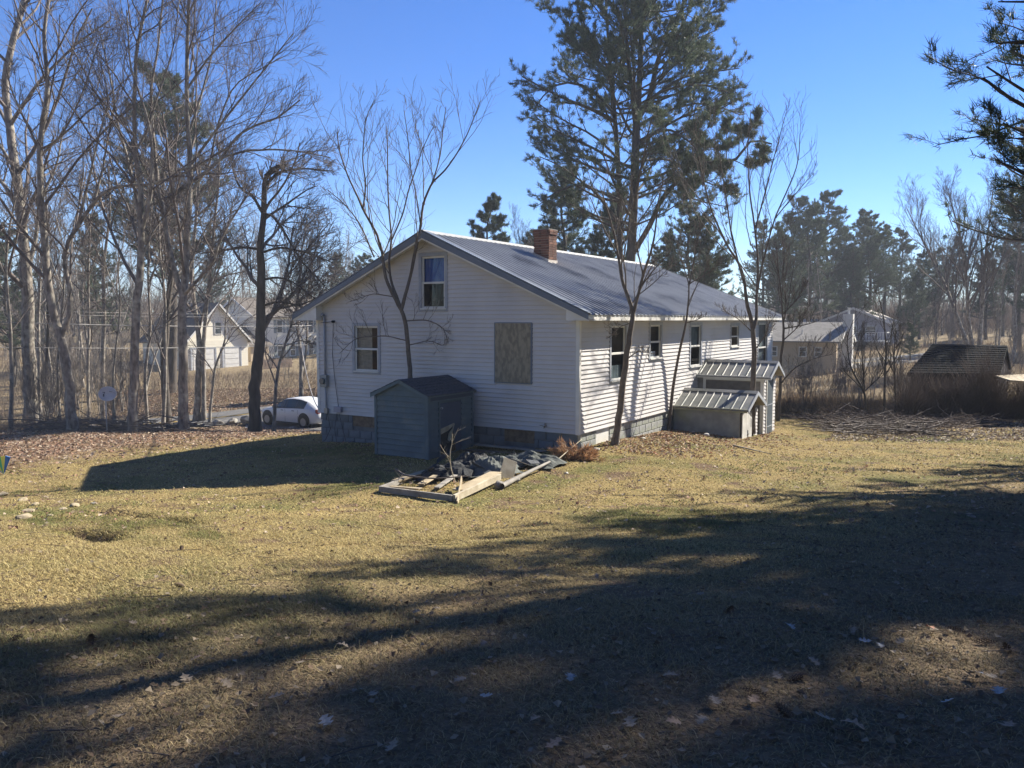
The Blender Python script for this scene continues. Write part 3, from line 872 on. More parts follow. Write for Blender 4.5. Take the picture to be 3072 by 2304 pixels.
# broken plywood door: upper panel intact, lower half snapped so pale core shows
s = MB(); s.prism([(.40, -.02), (.40, .68), (1.20, .68), (1.20, SZ0 + .06), (1.02, SZ0 + .06), (.90, .04), (.86, .16)], -.02, .0, ax='y')
s.build('door', shed_navy, shed, label='dark plywood door broken off at the lower corner')
s = MB(); s.box((.36, -.034, SZ0), (.405, .0, .72)); s.build('door_jamb', shed_blue, shed); 
s = MB(); s.prism([(.42, .00), (.66, .05), (.93, .17), (.90, .20), (.66, .16), (.42, .12)], -.040, -.021, ax='y'); s.build('snapped_board', pale_wood, shed, label='pale bare wood of the snapped door board')
s = MB(); s.prism([(.92, .18), (.74, -.20), (.66, -.16), (.70, -.02), (.84, .08)], -.044, -.024, ax='y'); s.build('snapped_board', pale_wood, shed)
s = MB(); s.prism([(.405, SZ0 + .02), (.405, -.02), (.86, .16), (.9, .04), (1.02, SZ0 + .06)], .012, .03, ax='y'); s.build('door_gap', dark_in, shed)
s = MB(); s.disc((.44, -.045, .58), (0, 1, 0), .025, .04, 10); s.build('door_knob', grey_trim, shed)
# roof deck + shingle courses
ov = .07
dk = MB(); sl_ = (SZP - SZE) / (ly / 2)
szr = lambda y: SZP - sl_ * abs(y - ly / 2)
dk.prism([(-ov, szr(-ov)), (ly / 2, SZP), (ly + ov, szr(ly + ov)), (ly + ov, szr(ly + ov) - .03), (ly / 2, SZP - .035), (-ov, szr(-ov) - .03)], -ov, lx + .04, ax='x')
sroof = dk.build('roof', shed_blue, shed)
for sg in (0, 1):
    s = MB(); ya = -ov if sg == 0 else ly + ov
    s.prism([(ya, szr(ya) - .002), (ly / 2, SZP - .002), (ly / 2, SZP - .075), (ya, szr(ya) - .085)], -ov - .018, -ov - .001, ax='x'); s.build('rake_board', shed_blue, shed)
ncour = 7; run = ly / 2 + ov; base_me = {}
for sg in (0, 1):
    for c in range(ncour):
        a = run * c / ncour - .01; b = run * (c + 1) / ncour + .02
        off = .13 if c % 2 else 0
        xx = -ov - .02 - off
        while xx < lx + .05:
            xa, xb = max(xx, -ov - .02), min(xx + .262, lx + .05); xx += .27
            if xb - xa < .03: continue
            ya, yb = -ov + a, min(-ov + b, ly / 2)
            j = random.uniform(0, .004)
            za, zb_ = szr(ya) + .016 + j, szr(yb) + .004 + j
            if sg: ya, yb = ly - ya, ly - yb
            s = MB(); s.add([(xa, ya, za), (xb, ya, za), (xb, yb, zb_), (xa, yb, zb_), (xa, ya, za - .011), (xb, ya, za - .011)], [(0, 1, 2, 3), (4, 5, 1, 0), (0, 3, 4), (1, 5, 2)])
            s.build('shingle', shingle_dark, sroof)

# ================================================================== bulkhead and basement entry
def metal_roof(root, u0, u1, x0, x1, xr, ze, zp, m, step=.235, edge=None):
    """ridge runs along y (local) from u0 (outer) to u1; x0..x1 eaves, xr ridge"""
    r = MB(); zf = lambda x: zp - (zp - ze) * (abs(x - xr) / (xr - x0) if x < xr else abs(x - xr) / (x1 - xr))
    r.prism([(x0, ze - .006), (xr, zp - .006), (x1, ze - .006), (x1, ze - .03), (xr, zp - .03), (x0, ze - .03)], u0 + .01, u1, ax='y')
    ro = r.build('roof', grey_wood, root)
    for side, (xa, xb) in enumerate(((x0 - .03, xr), (x1 + .03, xr))):
        u = u0
        while u < u1 - .02:
            w = min(step * 2, u1 - u); s = MB(); pr = []
            k = u
            while k < u + w - .01:
                pr += [(k, .024), (k + .022, .024), (k + .034, .002), (min(k + step, u + w) - .014, .002)]; k += step
            pr.append((u + w - .001, .024)); vs = []
            for uu, zz in pr:
                for xx in (xa, xb): vs.append((xx, uu, zf(xx) + zz + .002))
            s.add(vs, [(2 * i, 2 * i + 2, 2 * i + 3, 2 * i + 1) for i in range(len(pr) - 1)]); s.build('roof_panel', m, ro); u += w
    s = MB(); s.prism([(xr - .12, zf(xr - .12) + .03), (xr, zp + .045), (xr + .12, zf(xr + .12) + .03), (xr, zp + .03)], u0 - .01, u1, ax='y'); s.build('ridge_cap', roof_metal2, ro)
    for sg in (0, 1):
        xa = x0 - .03 if sg == 0 else x1 + .03
        s = MB(); s.prism([(xa, ze + .02), (xr, zp + .035), (xr, zp - .075), (xa, ze - .07)], u0 - .012, u0 + .006, ax='y'); s.build('rake_trim', edge or grey_trim, root)
    return ro
bulk = thing('bulkhead', HW(5.8, 0, 0), 'low cellar bulkhead with concrete sides, ribbed metal gable roof and white plank door', 'bulkhead', rz=YAW)
BX1, BY = 1.62, -1.90
s = MB(); s.box((0, BY + .02, -1.4), (.16, -.01, .02)); s.box((BX1 - .16, BY + .02, -1.4), (BX1, -.01, .02)); s.build('side_wall', concrete, bulk, bevel=.01)
s = MB(); s.prism([(0, .02), (BX1, .02), (BX1 / 2, .44)], BY + .06, BY + .08, ax='y'); s.build('gable_board', grey_wood, bulk)
s = MB(); s.box((.16, BY + .03, -1.3), (BX1 - .16, BY + .05, .02)); s.build('inner_dark_panel', grey_wood, bulk)
for i in range(5):    # plank door, left part
    w = .185; a = .02 + i * w
    top = [-.02, .08, .13, .10, -.02][i]; t2 = [.06, .13, .13, .03, -.10][i]
    s = MB(); s.prism([(a, -1.05), (a + w - .008, -1.05), (a + w - .008, t2), (a, top)], BY - .05, BY - .028, ax='y'); s.build('door_plank', mat('white_door_paint', (.60, .59, .56), (.42, .41, .39), scale=3, rough=.7, bump=.2), bulk)
s = MB(); s.tube([(.50, BY - .058, -.62), (.62, BY - .058, -.62)], .014, 6); s.tube([(.52, BY - .058, -.50), (.56, BY - .058, -.74)], .01, 6); s.box((.85, BY - .055, -.45), (.868, BY - .05, -.22)); s.build('door_hardware', rubber, bulk)
s = MB(); s.box((1.0, BY - .01, -1.1), (1.10, BY + .02, .0)); s.box((1.22, BY - .02, -1.1), (1.40, BY + .02, .02)); s.build('door_post', grey_wood, bulk)
clap_wall(bulk, lambda u, z, n: (u, BY - n - .0, z), -1.1, .04, BE, lambda z: (1.42, BX1), [], siding)
s = MB(); s.box((-.10, BY - .2, .03), (-.075, -.02, .13)); s.build('eave_board', mat('weathered_green_board', (.36, .37, .28), (.26, .27, .20), rough=.85, bump=.3), bulk)
metal_roof(bulk, BY - .24, -.03, -.10, BX1 + .10, .80, .10, .52, roof_metal2)

entry = thing('cellar_entry', HW(7.75, 0, 0), 'narrow cellar entry with tall dark door and ribbed roof beyond the low bulkhead', 'shed', rz=YAW)
EX1, EYY = 1.30, -2.0
s = MB(); s.box((.01, EYY + .02, -1.3), (EX1, -.01, .82)); s.prism([(0, .82), (EX1, .82), (EX1 / 2, 1.22)], EYY + .02, -.02, ax='y'); s.build('wall', grey_wood, entry)
s = MB(); s.box((-.012, EYY + .35, .10), (.009, -.30, .42)); s.build('pale_panel', mat('grey_green_panel', (.28, .30, .28), (.22, .24, .23), rough=.8), entry)
s = MB(); s.box((-.012, EYY + .30, .46), (.009, -.28, .72)); s.build('dark_panel', mat('dark_panel', (.10, .095, .09), (.14, .13, .12), rough=.7), entry)
s = MB(); s.box((-.025, EYY + .0, -1.0), (.012, EYY + .1, .80)); s.box((-.025, -.28, -1.0), (.012, -.20, .80)); s.box((-.026, EYY + .1, .74), (.011, -.28, .82)); s.build('corner_board', white_trim, entry)
clap_wall(entry, lambda u, z, n: (u, EYY - n + .018, z), -1.0, 1.2, BE, lambda z: ((.03, EX1 - .0) if z < .82 else ((EX1 / 2 - (1.22 - z) / .4 * EX1 / 2, EX1 / 2 + (1.22 - z) / .4 * EX1 / 2) if z < 1.15 else None)), [(.26, .95, -1.0, .80)], siding)
s = MB(); s.box((.30, EYY - .03, -.95), (.91, EYY + .005, .76)); dr = s.build('door', mat('dark_door', (.045, .06, .075), (.06, .08, .095), rough=.6), entry)
s = MB(); s.box((.24, EYY - .025, -.98), (.30, EYY + .02, .80)); s.box((.91, EYY - .025, -.98), (.97, EYY + .02, .80)); s.box((.30, EYY - .024, .76), (.91, EYY + .02, .80)); s.build('door_frame', white_trim, entry)
for z in (-.62, .02): s = MB(); s.box((.31, EYY - .036, z), (.90, EYY - .028, z + .02)); s.build('door_rail', grey_trim, dr)
s = MB(); s.box((-.15, EYY - .2, .80), (-.125, -.02, .89)); s.build('eave_board', white_trim, entry)
metal_roof(entry, EYY - .22, -.03, -.15, EX1 + .13, EX1 / 2 + .03, .86, 1.27, roof_metal2)

# ================================================================== TREES
def seg_frac(p, r, t0, t1, k):
    return resample(p[int(t0 * (len(p) - 1)):int(t1 * (len(p) - 1)) + 1], r[int(t0 * (len(r) - 1)):int(t1 * (len(r) - 1)) + 1], k)

def bare_tree(name, label, D, stems, group=None, seed=1, m=(9, 6, 6, 4), lr=((.30, .60), (.5, .9), (.5, .9), (.5, .95)), bk=None, tk=None, n0=8, up1=.15, cat='tree', start=.3, spread=1.2, ang=(.5, 1.1), wob=.12, snap=True, absL=None, root_flare=1.35):
    R = np.random.default_rng(seed)
    tr = Tubes(); br = Tubes(); mr = (D / 30) ** 1.5
    b = stems[0][0][0]
    base = None
    polys = []; rads = []
    depths = {}
    for si, (px, w0, w1) in enumerate(stems):
        n = len(px)
        key = px[0]
        d0 = depths.get(key, D)
        dd = 0 if si == 0 else R.uniform(-spread, spread)
        pts = []
        for i, (sx, sy) in enumerate(px):
            d = d0 + dd * i / max(1, n - 1)
            pts.append(P(sx, sy, d)); depths[(sx, sy)] = d
        if si == 0 and snap:
            gx, gy = pts[0][0], pts[0][1]
            pts[0] = np.array([gx, gy, Hs(gx, gy) - .08])
            base = pts[0].copy()
        if base is None: base = pts[0].copy()
        dm = np.array([depths[q] for q in px])
        rad = np.linspace(w0, w1, n) / 2 * dm / F
        k = max(12, n * 3)
        p2, r2 = resample(pts, rad, k)
        if si == 0: r2[0] *= root_flare; r2[1] *= (1 + root_flare) / 2
        pm, rm = p2.copy(), r2
        pm[1:-1] += R.normal(size=(k - 2, 3)) * (r2[1:-1, None] * .09)
        tr.add(pm, rm, n0)
        polys.append((pm, rm))
    K = 14
    PP = []; RR = []
    for p_, r_ in polys:
        a, c = resample(p_, r_, K); PP.append(a); RR.append(c)
    PP = np.stack(PP); RR = np.stack(RR)
    st = np.full(len(PP), .12); 
    # first-order limbs (trunk only above `start`)
    L = []
    a0 = branch(R, PP[:1], RR[:1], m[0], start, .98, ang, lr[0], 7, wob, up1, rr=.5, tipr=.35)
    L.append(a0)
    if len(PP) > 1: L.append(branch(R, PP[1:], RR[1:], m[0], .12, .98, ang, lr[0], 7, wob, up1, rr=.5, tipr=.35))
    p1 = np.concatenate([x[0] for x in L]); r1 = np.concatenate([x[1] for x in L])
    tipsP = [resample(x[0][-6:], x[1][-6:], 7) for x in polys]
    br.add(p1, np.maximum(r1, .004), 5)
    p1 = np.concatenate([p1, np.stack([x[0] for x in tipsP])]); r1 = np.concatenate([r1, np.stack([x[1] for x in tipsP])])
    p2, r2 = branch(R, p1, r1, m[1], .12, 1, (.4, .95), lr[1], 6, wob * 1.2, up1 * .7, rr=.55, tipr=.4); br.add(p2, np.maximum(r2, .0065 * mr), 4)
    p3, r3 = branch(R, p2, r2, m[2], .15, 1, (.3, .8), lr[2], 4, wob, up1 * .5, rr=.6, tipr=.5); br.add(p3, np.maximum(r3, .0045 * mr), 3)
    if m[3]:
        p4, r4 = branch(R, p3, r3, m[3], .2, 1, (.3, .8), lr[3], 3, wob, up1 * .4, rr=.65, tipr=.6); br.add(p4, np.maximum(r4, .0032 * mr), 3)
    root = thing(name, base, label, cat, group)
    link_mesh('trunk', tr.mesh('trunk', bk or bark, base), root)
    link_mesh('crown', br.mesh('crown', tk or twig, base), root)
    return root

# maples and oaks along the left edge of the lawn
LG = 'trees along the edge of the lawn'
bare_tree('maple_tree', 'bare twin-stemmed maple with crooked forked trunk left of the satellite dish', 27.5,
    [([(217, 1272), (206, 1139), (190, 1053), (183, 1017), (158, 936), (140, 800), (125, 624), (122, 542), (117, 450), (135, 325), (146, 260), (130, 110), (150, -40)], 30, 9),
     ([(183, 1017), (212, 936), (210, 859), (190, 790), (200, 732), (233, 678), (282, 607), (304, 580), (347, 559), (461, 553), (560, 515), (690, 440)], 17, 5),
     ([(117, 450), (90, 390), (60, 330), (30, 260), (20, 200)], 9, 3), ([(117, 450), (180, 420), (240, 300), (300, 120)], 8, 3),
     ([(282, 607), (310, 500), (330, 380), (350, 290)], 8, 3), ([(233, 678), (262, 560), (290, 430), (330, 300), (300, 180)], 9, 3)], LG, 3, m=(8, 5, 4, 3))
bare_tree('oak_tree', 'thick dark grey oak at the far left edge of the photo', 33,
    [([(92, 1234), (88, 1100), (84, 960), (81, 813), (65, 650), (49, 515), (27, 380), (11, 244), (43, 108), (80, -30)], 40, 14),
     ([(65, 650), (20, 560), (-40, 500), (-90, 440)], 16, 5), ([(81, 813), (112, 700), (118, 600), (170, 500), (190, 380)], 14, 4),
     ([(27, 380), (80, 300), (120, 240), (230, 130), (330, 60)], 12, 4), ([(49, 515), (-10, 420), (-60, 260)], 12, 4)], LG, 5, m=(8, 5, 4, 3), bk=bark)
bare_tree('maple_tree', 'pale straight maple trunk just right of the satellite dish', 27.5,
    [([(398, 1287), (402, 1116), (409, 936), (420, 800), (427, 770), (424, 694), (420, 603), (420, 531), (405, 458), (402, 350), (407, 163), (445, -20)], 28, 8),
     ([(424, 694), (405, 567), (391, 513), (369, 422), (355, 386), (335, 250), (300, 100)], 12, 4),
     ([(424, 694), (452, 603), (456, 513), (456, 422), (442, 350), (390, 200), (380, 30)], 13, 4),
     ([(405, 458), (440, 400), (470, 300), (520, 150), (540, -20)], 8, 3), ([(427, 770), (460, 690), (500, 640), (545, 590)], 8, 3)], LG, 8, m=(8, 5, 4, 3))
bare_tree('maple_tree', 'mossy pale maple forking low into several long stems, fourth trunk left of the house', 28.5,
    [([(550, 1275), (549, 1116), (549, 981), (547, 890), (554, 856), (561, 712), (568, 585), (572, 495), (565, 404), (559, 271), (564, 54), (570, -60)], 31, 8),
     ([(547, 890), (521, 802), (503, 730), (489, 621), (471, 549), (467, 477), (460, 404), (450, 271), (472, 163), (490, -20)], 17, 5),
     ([(547, 890), (568, 867), (612, 820), (648, 773), (651, 740), (700, 650), (760, 560)], 12, 4),
     ([(503, 596), (565, 552), (612, 520), (666, 473), (713, 404), (774, 372), (829, 357), (900, 300)], 13, 4),
     ([(666, 473), (738, 451), (829, 448), (910, 455), (991, 473)], 8, 3), ([(572, 495), (640, 400), (720, 300), (800, 200), (880, 100)], 9, 3),
     ([(559, 271), (620, 180), (700, 90), (780, 10)], 8, 3), ([(568, 585), (630, 500), (650, 380), (700, 250), (850, 170)], 8, 3), ([(565, 404), (600, 300), (640, 150), (650, -20)], 8, 3)], LG, 11, m=(7, 5, 5, 3))
bare_tree('maple_tree', 'slim grey maple in the clump beyond the road bank, before the cream garage', 44,
    [([(588, 1229), (597, 1071), (597, 1003), (579, 890), (575, 780), (590, 640), (600, 500)], 20, 6), ([(579, 890), (560, 760), (540, 640), (535, 520)], 8, 3)], LG, 12, m=(8, 6, 5, 3))
bare_tree('maple_tree', 'pale upright trunk in the clump before the cream garage', 44,
    [([(610, 1232), (610, 1026), (619, 913), (633, 800), (640, 700), (655, 560), (660, 430)], 14, 5), ([(619, 913), (640, 830), (680, 700), (700, 600)], 7, 3)], LG, 13, m=(8, 6, 5, 3))
bare_tree('sapling', 'thin sapling leaning right in front of the cream garage door', 43,
    [([(626, 1226), (642, 1116), (655, 1071), (678, 1026), (674, 972), (690, 890), (712, 800)], 9, 3)], LG, 14, m=(9, 5, 4, 0))
bare_tree('oak_tree', 'dark rough-barked old tree with dead broken top, nearest tree to the parked car', 33,
    [([(762, 1264), (764, 1162), (778, 1049), (782, 936), (785, 820), (778, 748), (792, 657), (792, 531), (810, 505), (843, 495)], 38, 8),
     ([(792, 560), (803, 549), (830, 520), (865, 509), (919, 505), (988, 513)], 12, 3),
     ([(788, 639), (760, 589), (720, 567), (702, 520), (690, 460)], 10, 3), ([(788, 650), (811, 636), (847, 686), (872, 730), (908, 788), (973, 856)], 10, 4),
     ([(785, 840), (830, 830), (880, 845), (950, 900)], 8, 3), ([(780, 920), (830, 905), (900, 915)], 9, 3), ([(778, 748), (720, 740), (660, 755), (600, 760)], 8, 3), ([(778, 760), (840, 740), (930, 760), (1000, 790)], 8, 3)], LG, 21, bk=bark_dark, m=(7, 6, 6, 4), up1=.1)
bare_tree('sapling', 'slender leaning sapling crossing the front of the white car', 34.5,
    [([(821, 1279), (826, 1172), (837, 1092), (853, 1039), (879, 960), (890, 915), (905, 840)], 11, 4), ([(853, 1039), (900, 1020), (950, 1035)], 4, 2)], LG, 22, m=(8, 5, 4, 0))
bare_tree('maple_tree', 'pale slim forked tree behind the road near the house corner', 54,
    [([(903, 1185), (903, 1066), (893, 986), (895, 880), (901, 780), (920, 660)], 12, 4), ([(903, 1120), (914, 1092), (922, 1013), (919, 930), (930, 820), (960, 700)], 9, 3)], LG, 23, m=(9, 6, 5, 3))
for i, (x, w, h, D, lab) in enumerate([(30, 12, 560, 30, 'thin grey tree among brush at the far left'), (140, 9, 620, 36, 'dark thin trunk behind the twin-stemmed maple'), (265, 10, 560, 38, 'thin trunk directly above the satellite dish'),
        (310, 15, 500, 40, 'brown trunk between the dish and the straight maple'), (440, 11, 600, 38, 'narrow trunk close behind the straight pale maple'), (487, 12, 640, 37, 'pale narrow trunk beside the thick ivy-dark one'),
        (502, 26, 480, 39, 'thick dark trunk between the two pale maples'), (345, 7, 700, 33, 'very thin sapling right of the dish'), (180, 8, 640, 33, 'thin stem close left of the twin maple'), (120, 12, 520, 42, 'grey trunk behind the oak')]):
    b = P(x, 1240, D)
    j = lambda: random.uniform(-10, 10)
    zb = CY
    pts = [(x, 1240)] + [(x + j() + (k * random.uniform(-3, 5)), 1240 - k * (1240 - h) / 5) for k in range(1, 6)]
    bare_tree('slim_tree', lab, D, [(pts, w, w * .35), ([pts[3], (pts[3][0] + random.choice([-1, 1]) * 45, pts[3][1] - 110), (pts[3][0] + random.choice([-1, 1]) * 70, pts[3][1] - 260)], w * .5, 2)], LG, 40 + i, m=(6, 4, 4, 2), bk=bark_dark if i in (1, 6) else bark)

# young trees against the house
TG = 'young trees growing against the house'
bare_tree('young_tree', 'young bare multi-stemmed tree rising from behind the blue shed before the gable', 19.3,
    [([(1231, 1160), (1231, 1123), (1224, 1036), (1216.6, 963.5), (1204, 930), (1183, 891), (1159, 843), (1152, 806), (1148, 764), (1131, 701), (1089, 629), (1072, 587), (1043, 528), (1017, 448), (1011, 397)], 15, 3),
     ([(1204, 930), (1188, 881), (1173, 848), (1165, 785), (1176, 718), (1169, 659), (1163, 553), (1163, 448), (1160, 380)], 9, 2.5),
     ([(1204, 930), (1216, 881), (1231, 833), (1245, 761), (1262, 680), (1268, 612), (1296, 545), (1330, 519), (1372, 460), (1405, 397), (1441, 304)], 11, 2.5),
     ([(1123, 690), (1123, 772), (1081, 671), (1034, 612), (984, 570)][1:], 5, 2),
     ([(1176, 718), (1211, 637), (1224, 574), (1254, 490), (1266, 448), (1300, 380)], 5, 2), ([(1089, 629), (1098, 553), (1087, 481), (1093, 397), (1098, 351), (1123, 300)], 5, 2),
     ([(1268, 612), (1300, 540), (1321, 469), (1330, 376), (1338, 320)], 5, 2), ([(1262, 680), (1250, 590), (1230, 500), (1225, 420), (1212, 330)], 4, 2),
     ([(1216.6, 1021), (1159, 1007), (1067, 1012), (1019, 1060)], 4, 1.5), ([(1216, 963), (1284, 959), (1332, 983), (1345, 1030)], 4, 1.5), ([(1224, 1036), (1290, 1020), (1380, 1062)], 3, 1.5), ([(1183, 891), (1120, 880), (1050, 905)], 3, 1.5)],
    TG, 31, m=(7, 4, 3, 0), lr=((.25, .55), (.45, .85), (.5, .9), (.5, 1)), bk=bark_young, tk=bark_young, spread=.5, start=.45, up1=.32, ang=(.5, 1.0), snap=False)
bare_tree('young_tree', 'young forked tree leaning in front of the sunlit wall, first from the house corner', 18.1,
    [([(1842, 1324), (1862, 1214), (1873, 1111), (1885, 1034), (1896, 968), (1901, 937), (1883, 886), (1865, 840), (1857, 778), (1842, 701), (1826, 640), (1800, 560)], 22, 2.5),
     ([(1901, 937), (1914, 886), (1929, 824), (1955, 752), (1965, 701), (1975, 600), (1990, 540)], 11, 2.5), ([(1857, 778), (1830, 720), (1790, 640), (1770, 590)], 5, 2), ([(1929, 824), (1910, 740), (1900, 640)], 5, 2),
     ([(1873, 1085), (1910, 1055), (1960, 1060)], 4, 1.5), ([(1896, 968), (1860, 980), (1830, 1010)], 3, 1.5), ([(1914, 886), (1960, 850), (2010, 800)], 4, 1.5)],
    TG, 32, m=(8, 4, 3, 0), lr=((.25, .55), (.45, .85), (.5, .9), (.5, 1)), bk=bark_young, tk=bark_young, spread=.5, start=.5, up1=.32, ang=(.5, 1.0))
bare_tree('young_tree', 'thin leaning tree before the wall just left of the low bulkhead', 21.9,
    [([(2007, 1283), (2015, 1189), (2025, 1121), (2042, 1036), (2059, 969), (2066, 901), (2068, 852), (2049, 795), (2030, 720)], 11, 2),
     ([(2068, 852), (2084, 841), (2130, 817), (2166, 787)], 4, 1.5), ([(2068, 852), (2080, 790), (2084, 768), (2100, 680)], 5, 1.5), ([(2059, 969), (2090, 960), (2110, 950)], 3, 1.5)],
    TG, 33, m=(8, 4, 3, 0), lr=((.3, .6), (.45, .85), (.5, .9), (.5, 1)), bk=bark_young, tk=bark_young, spread=.4, start=.6, up1=.5, ang=(.4, .8))
bare_tree('young_tree', 'dark multi-stemmed young tree standing between the bulkhead and the cellar entry', 22.3,
    [([(2256, 1300), (2258, 1172), (2263, 1053), (2259.5, 1002), (2261, 985), (2244, 925), (2236, 890), (2236, 863), (2225, 802), (2179, 733), (2133, 630), (2110, 540), (2095, 470)], 18, 2.5),
     ([(2261, 985), (2271, 957), (2269, 890), (2276, 802), (2265, 687), (2248, 573), (2242, 458), (2253, 330)], 11, 2), ([(2236, 863), (2220, 808), (2193, 700), (2180, 600), (2160, 480), (2150, 400)], 7, 2),
     ([(2269, 890), (2280, 822), (2301, 741), (2322, 659), (2374, 544), (2396, 487), (2400, 400)], 7, 2), ([(2265, 687), (2290, 600), (2320, 480), (2355, 350)], 5, 2), ([(2322, 659), (2370, 600), (2440, 520)], 4, 1.5),
     ([(2260, 1000), (2220, 960), (2170, 930)], 4, 1.5), ([(2263, 1053), (2300, 1000), (2312, 950)], 4, 1.5)],
    TG, 34, m=(7, 4, 3, 0), lr=((.3, .6), (.45, .85), (.5, .9), (.5, 1)), bk=bark_young, tk=bark_young, spread=.6, start=.6, up1=.38, ang=(.4, .85), snap=False)
bare_tree('young_tree', 'slim dark tree just beyond the cellar entry, its side branches reaching right', 26.5,
    [([(2334, 1253), (2341, 1155), (2341, 1087), (2351, 1020), (2351, 972), (2347, 944), (2345, 890), (2334, 808), (2330, 740)], 11, 2.5),
     ([(2343, 1150), (2380, 1105), (2440, 1075), (2500, 1062)], 5, 1.5), ([(2351, 985), (2400, 978), (2450, 965)], 5, 1.5), ([(2351, 1020), (2390, 985), (2420, 930)], 4, 1.5), ([(2347, 944), (2390, 900), (2420, 850)], 5, 1.5)],
    TG, 35, m=(9, 5, 4, 0), lr=((.3, .6), (.45, .85), (.5, .9), (.5, 1)), bk=bark_dark, tk=bark_dark, spread=.6, start=.5, up1=.5)
for i, (pts, w, lab) in enumerate([
        ([[(2602, 1228), (2594, 1173), (2560, 1120), (2547, 1086), (2540, 1015), (2560, 960)], [(2594, 1173), (2590, 1110), (2586, 1071), (2586, 1010)], [(2594, 1173), (2640, 1130), (2660, 1090)], [(2594, 1173), (2550, 1130), (2530, 1110)]], 8, 'bare fan-shaped sapling in the brush, leftmost of the three'),
        ([[(2653, 1236), (2655, 1126), (2659, 1047), (2653, 968), (2640, 900)], [(2655, 1126), (2690, 1070), (2710, 1000)]], 8, 'straight dark sapling in the brush, middle of the three'),
        ([[(2689, 1240), (2684, 1126), (2681, 1047), (2690, 990)], [(2684, 1126), (2660, 1070), (2650, 1040)]], 7, 'dark sapling in the brush nearest the dark-roofed shed')]):
    bare_tree('sapling', lab, 28.5, [(q, w if k == 0 else w * .5, 2) for k, q in enumerate(pts)], 'saplings in the brush on the right', 50 + i, m=(7, 4, 3, 0), bk=bark_dark, tk=bark_dark, up1=.4, spread=.6)

# ------------------------------------------------------------------ pines
needle = mat_attr('pine_needles', rough=.6, trans=.25, spec=.25)
def tufts(R, pts, dirs, n, size, cols, up=.3, wr=.07):
    "needle tufts: n thin triangles each"
    N = len(pts)
    d = unit(dirs[:, None, :] * .9 + R.normal(size=(N, n, 3)) * .62 + np.array([0, 0, up]))
    L = size * R.uniform(.6, 1.15, (N, n, 1))
    side = unit(np.cross(d, R.normal(size=(N, n, 3)))) * L * wr
    off = R.normal(size=(N, n, 3)) * size * .16
    a = pts[:, None] + off
    tri = np.stack([a - side, a + side, a + d * L], 2).reshape(-1, 3)
    c = cols[:, None, None, :] * R.uniform(.7, 1.25, (N, n, 1, 1))
    c = np.broadcast_to(c, (N, n, 3, 3)).reshape(-1, 3)
    return tri, c

def pine(name, label, base, stems, group=None, seed=1, nl=26, L=lambda t: 4.5 * (1 - t) + .8, m2=9, tuf=(7, 10), size=.34, col=((.035, .055, .03), (.10, .13, .065)), t0=.3, bend=.05, ang=(1.05, 1.5), kt=9, trunk_n=10, droop=.0, bkm=None, m3=0, extra=None, flat=.5, quant=0, s2=.15, l2=(.30, .55), f2=.35, wr=.07):
    """stems: list of (pts (k,3) world, r0, r1, t0)"""
    R = np.random.default_rng(seed)
    tr = Tubes(); br = Tubes(); PP = []; RR = []; ST = []
    for st in stems:
        p_, r0, r1 = st[:3]
        p2, r2 = resample(p_, np.linspace(r0, r1, len(p_)), 18)
        tr.add(p2, r2, trunk_n); PP.append(p2); RR.append(r2); ST.append(st[3] if len(st) > 3 else t0)
    l1p = []; l1r = []
    for p2, r2, s0, st in zip(PP, RR, ST, stems):
        nn = st[4] if len(st) > 4 else nl
        Lf = st[5] if len(st) > 5 else L
        a, b = branch(R, p2[None], r2[None], nn, s0, .99, ang, (1, 1), 8, .07, bend, rr=.42, tipr=.3, grav=.12 - droop, absl=Lf, flat=flat, quant=quant)
        l1p.append(a); l1r.append(b)
    for q, r0 in (extra or []):
        a, b = resample(q, np.linspace(r0, r0 * .3, len(q)), 8); l1p.append(a[None]); l1r.append(b[None])
    p1 = np.concatenate(l1p); r1 = np.concatenate(l1r)
    br.add(p1, np.maximum(r1, .012), 5)
    p2, r2 = branch(R, p1, r1, m2, s2, 1, (.45, 1.1), l2, 5, .10, .10, rr=.5, tipr=.4, flat=f2); br.add(p2, np.maximum(r2, .007), 4)
    tp = [p2]; 
    if m3:
        p3, r3 = branch(R, p2, r2, m3, .3, 1, (.45, 1.0), (.35, .6), 4, .12, .15, rr=.6, tipr=.5, flat=.5); br.add(p3, np.maximum(r3, .005), 3); tp.append(p3)
    T = []; C = []
    c0, c1 = np.array(col[0]), np.array(col[1])
    for pp in tp:
        N, K, _ = pp.shape
        t = R.random((N, kt)) * .75 + .25
        f = t * (K - 1); i = np.clip(f.astype(int), 0, K - 2); w = (f - i)[..., None]; n = np.arange(N)[:, None]
        q = pp[n, i] * (1 - w) + pp[n, i + 1] * w; dr = unit(pp[n, i + 1] - pp[n, i])
        q = q.reshape(-1, 3); dr = dr.reshape(-1, 3)
        cc = c0 + (c1 - c0) * R.random((len(q), 1)) * np.repeat(R.uniform(.4, 1.2, N), kt)[:, None]
        a, c = tufts(R, q, dr, R.integers(*tuf), size, cc, wr=wr); T.append(a); C.append(c)
    T = np.concatenate(T) - np.asarray(base); C = np.concatenate(C)
    root = thing(name, base, label, 'tree', group)
    link_mesh('trunk', tr.mesh('trunk', bkm or bark_dark, base), root)
    link_mesh('branches', br.mesh('branches', bkm or bark_dark, base), root)
    link_mesh('needles', fast_mesh('needles', T, np.arange(len(T)).reshape(-1, 3), needle, col=C), root)
    return root

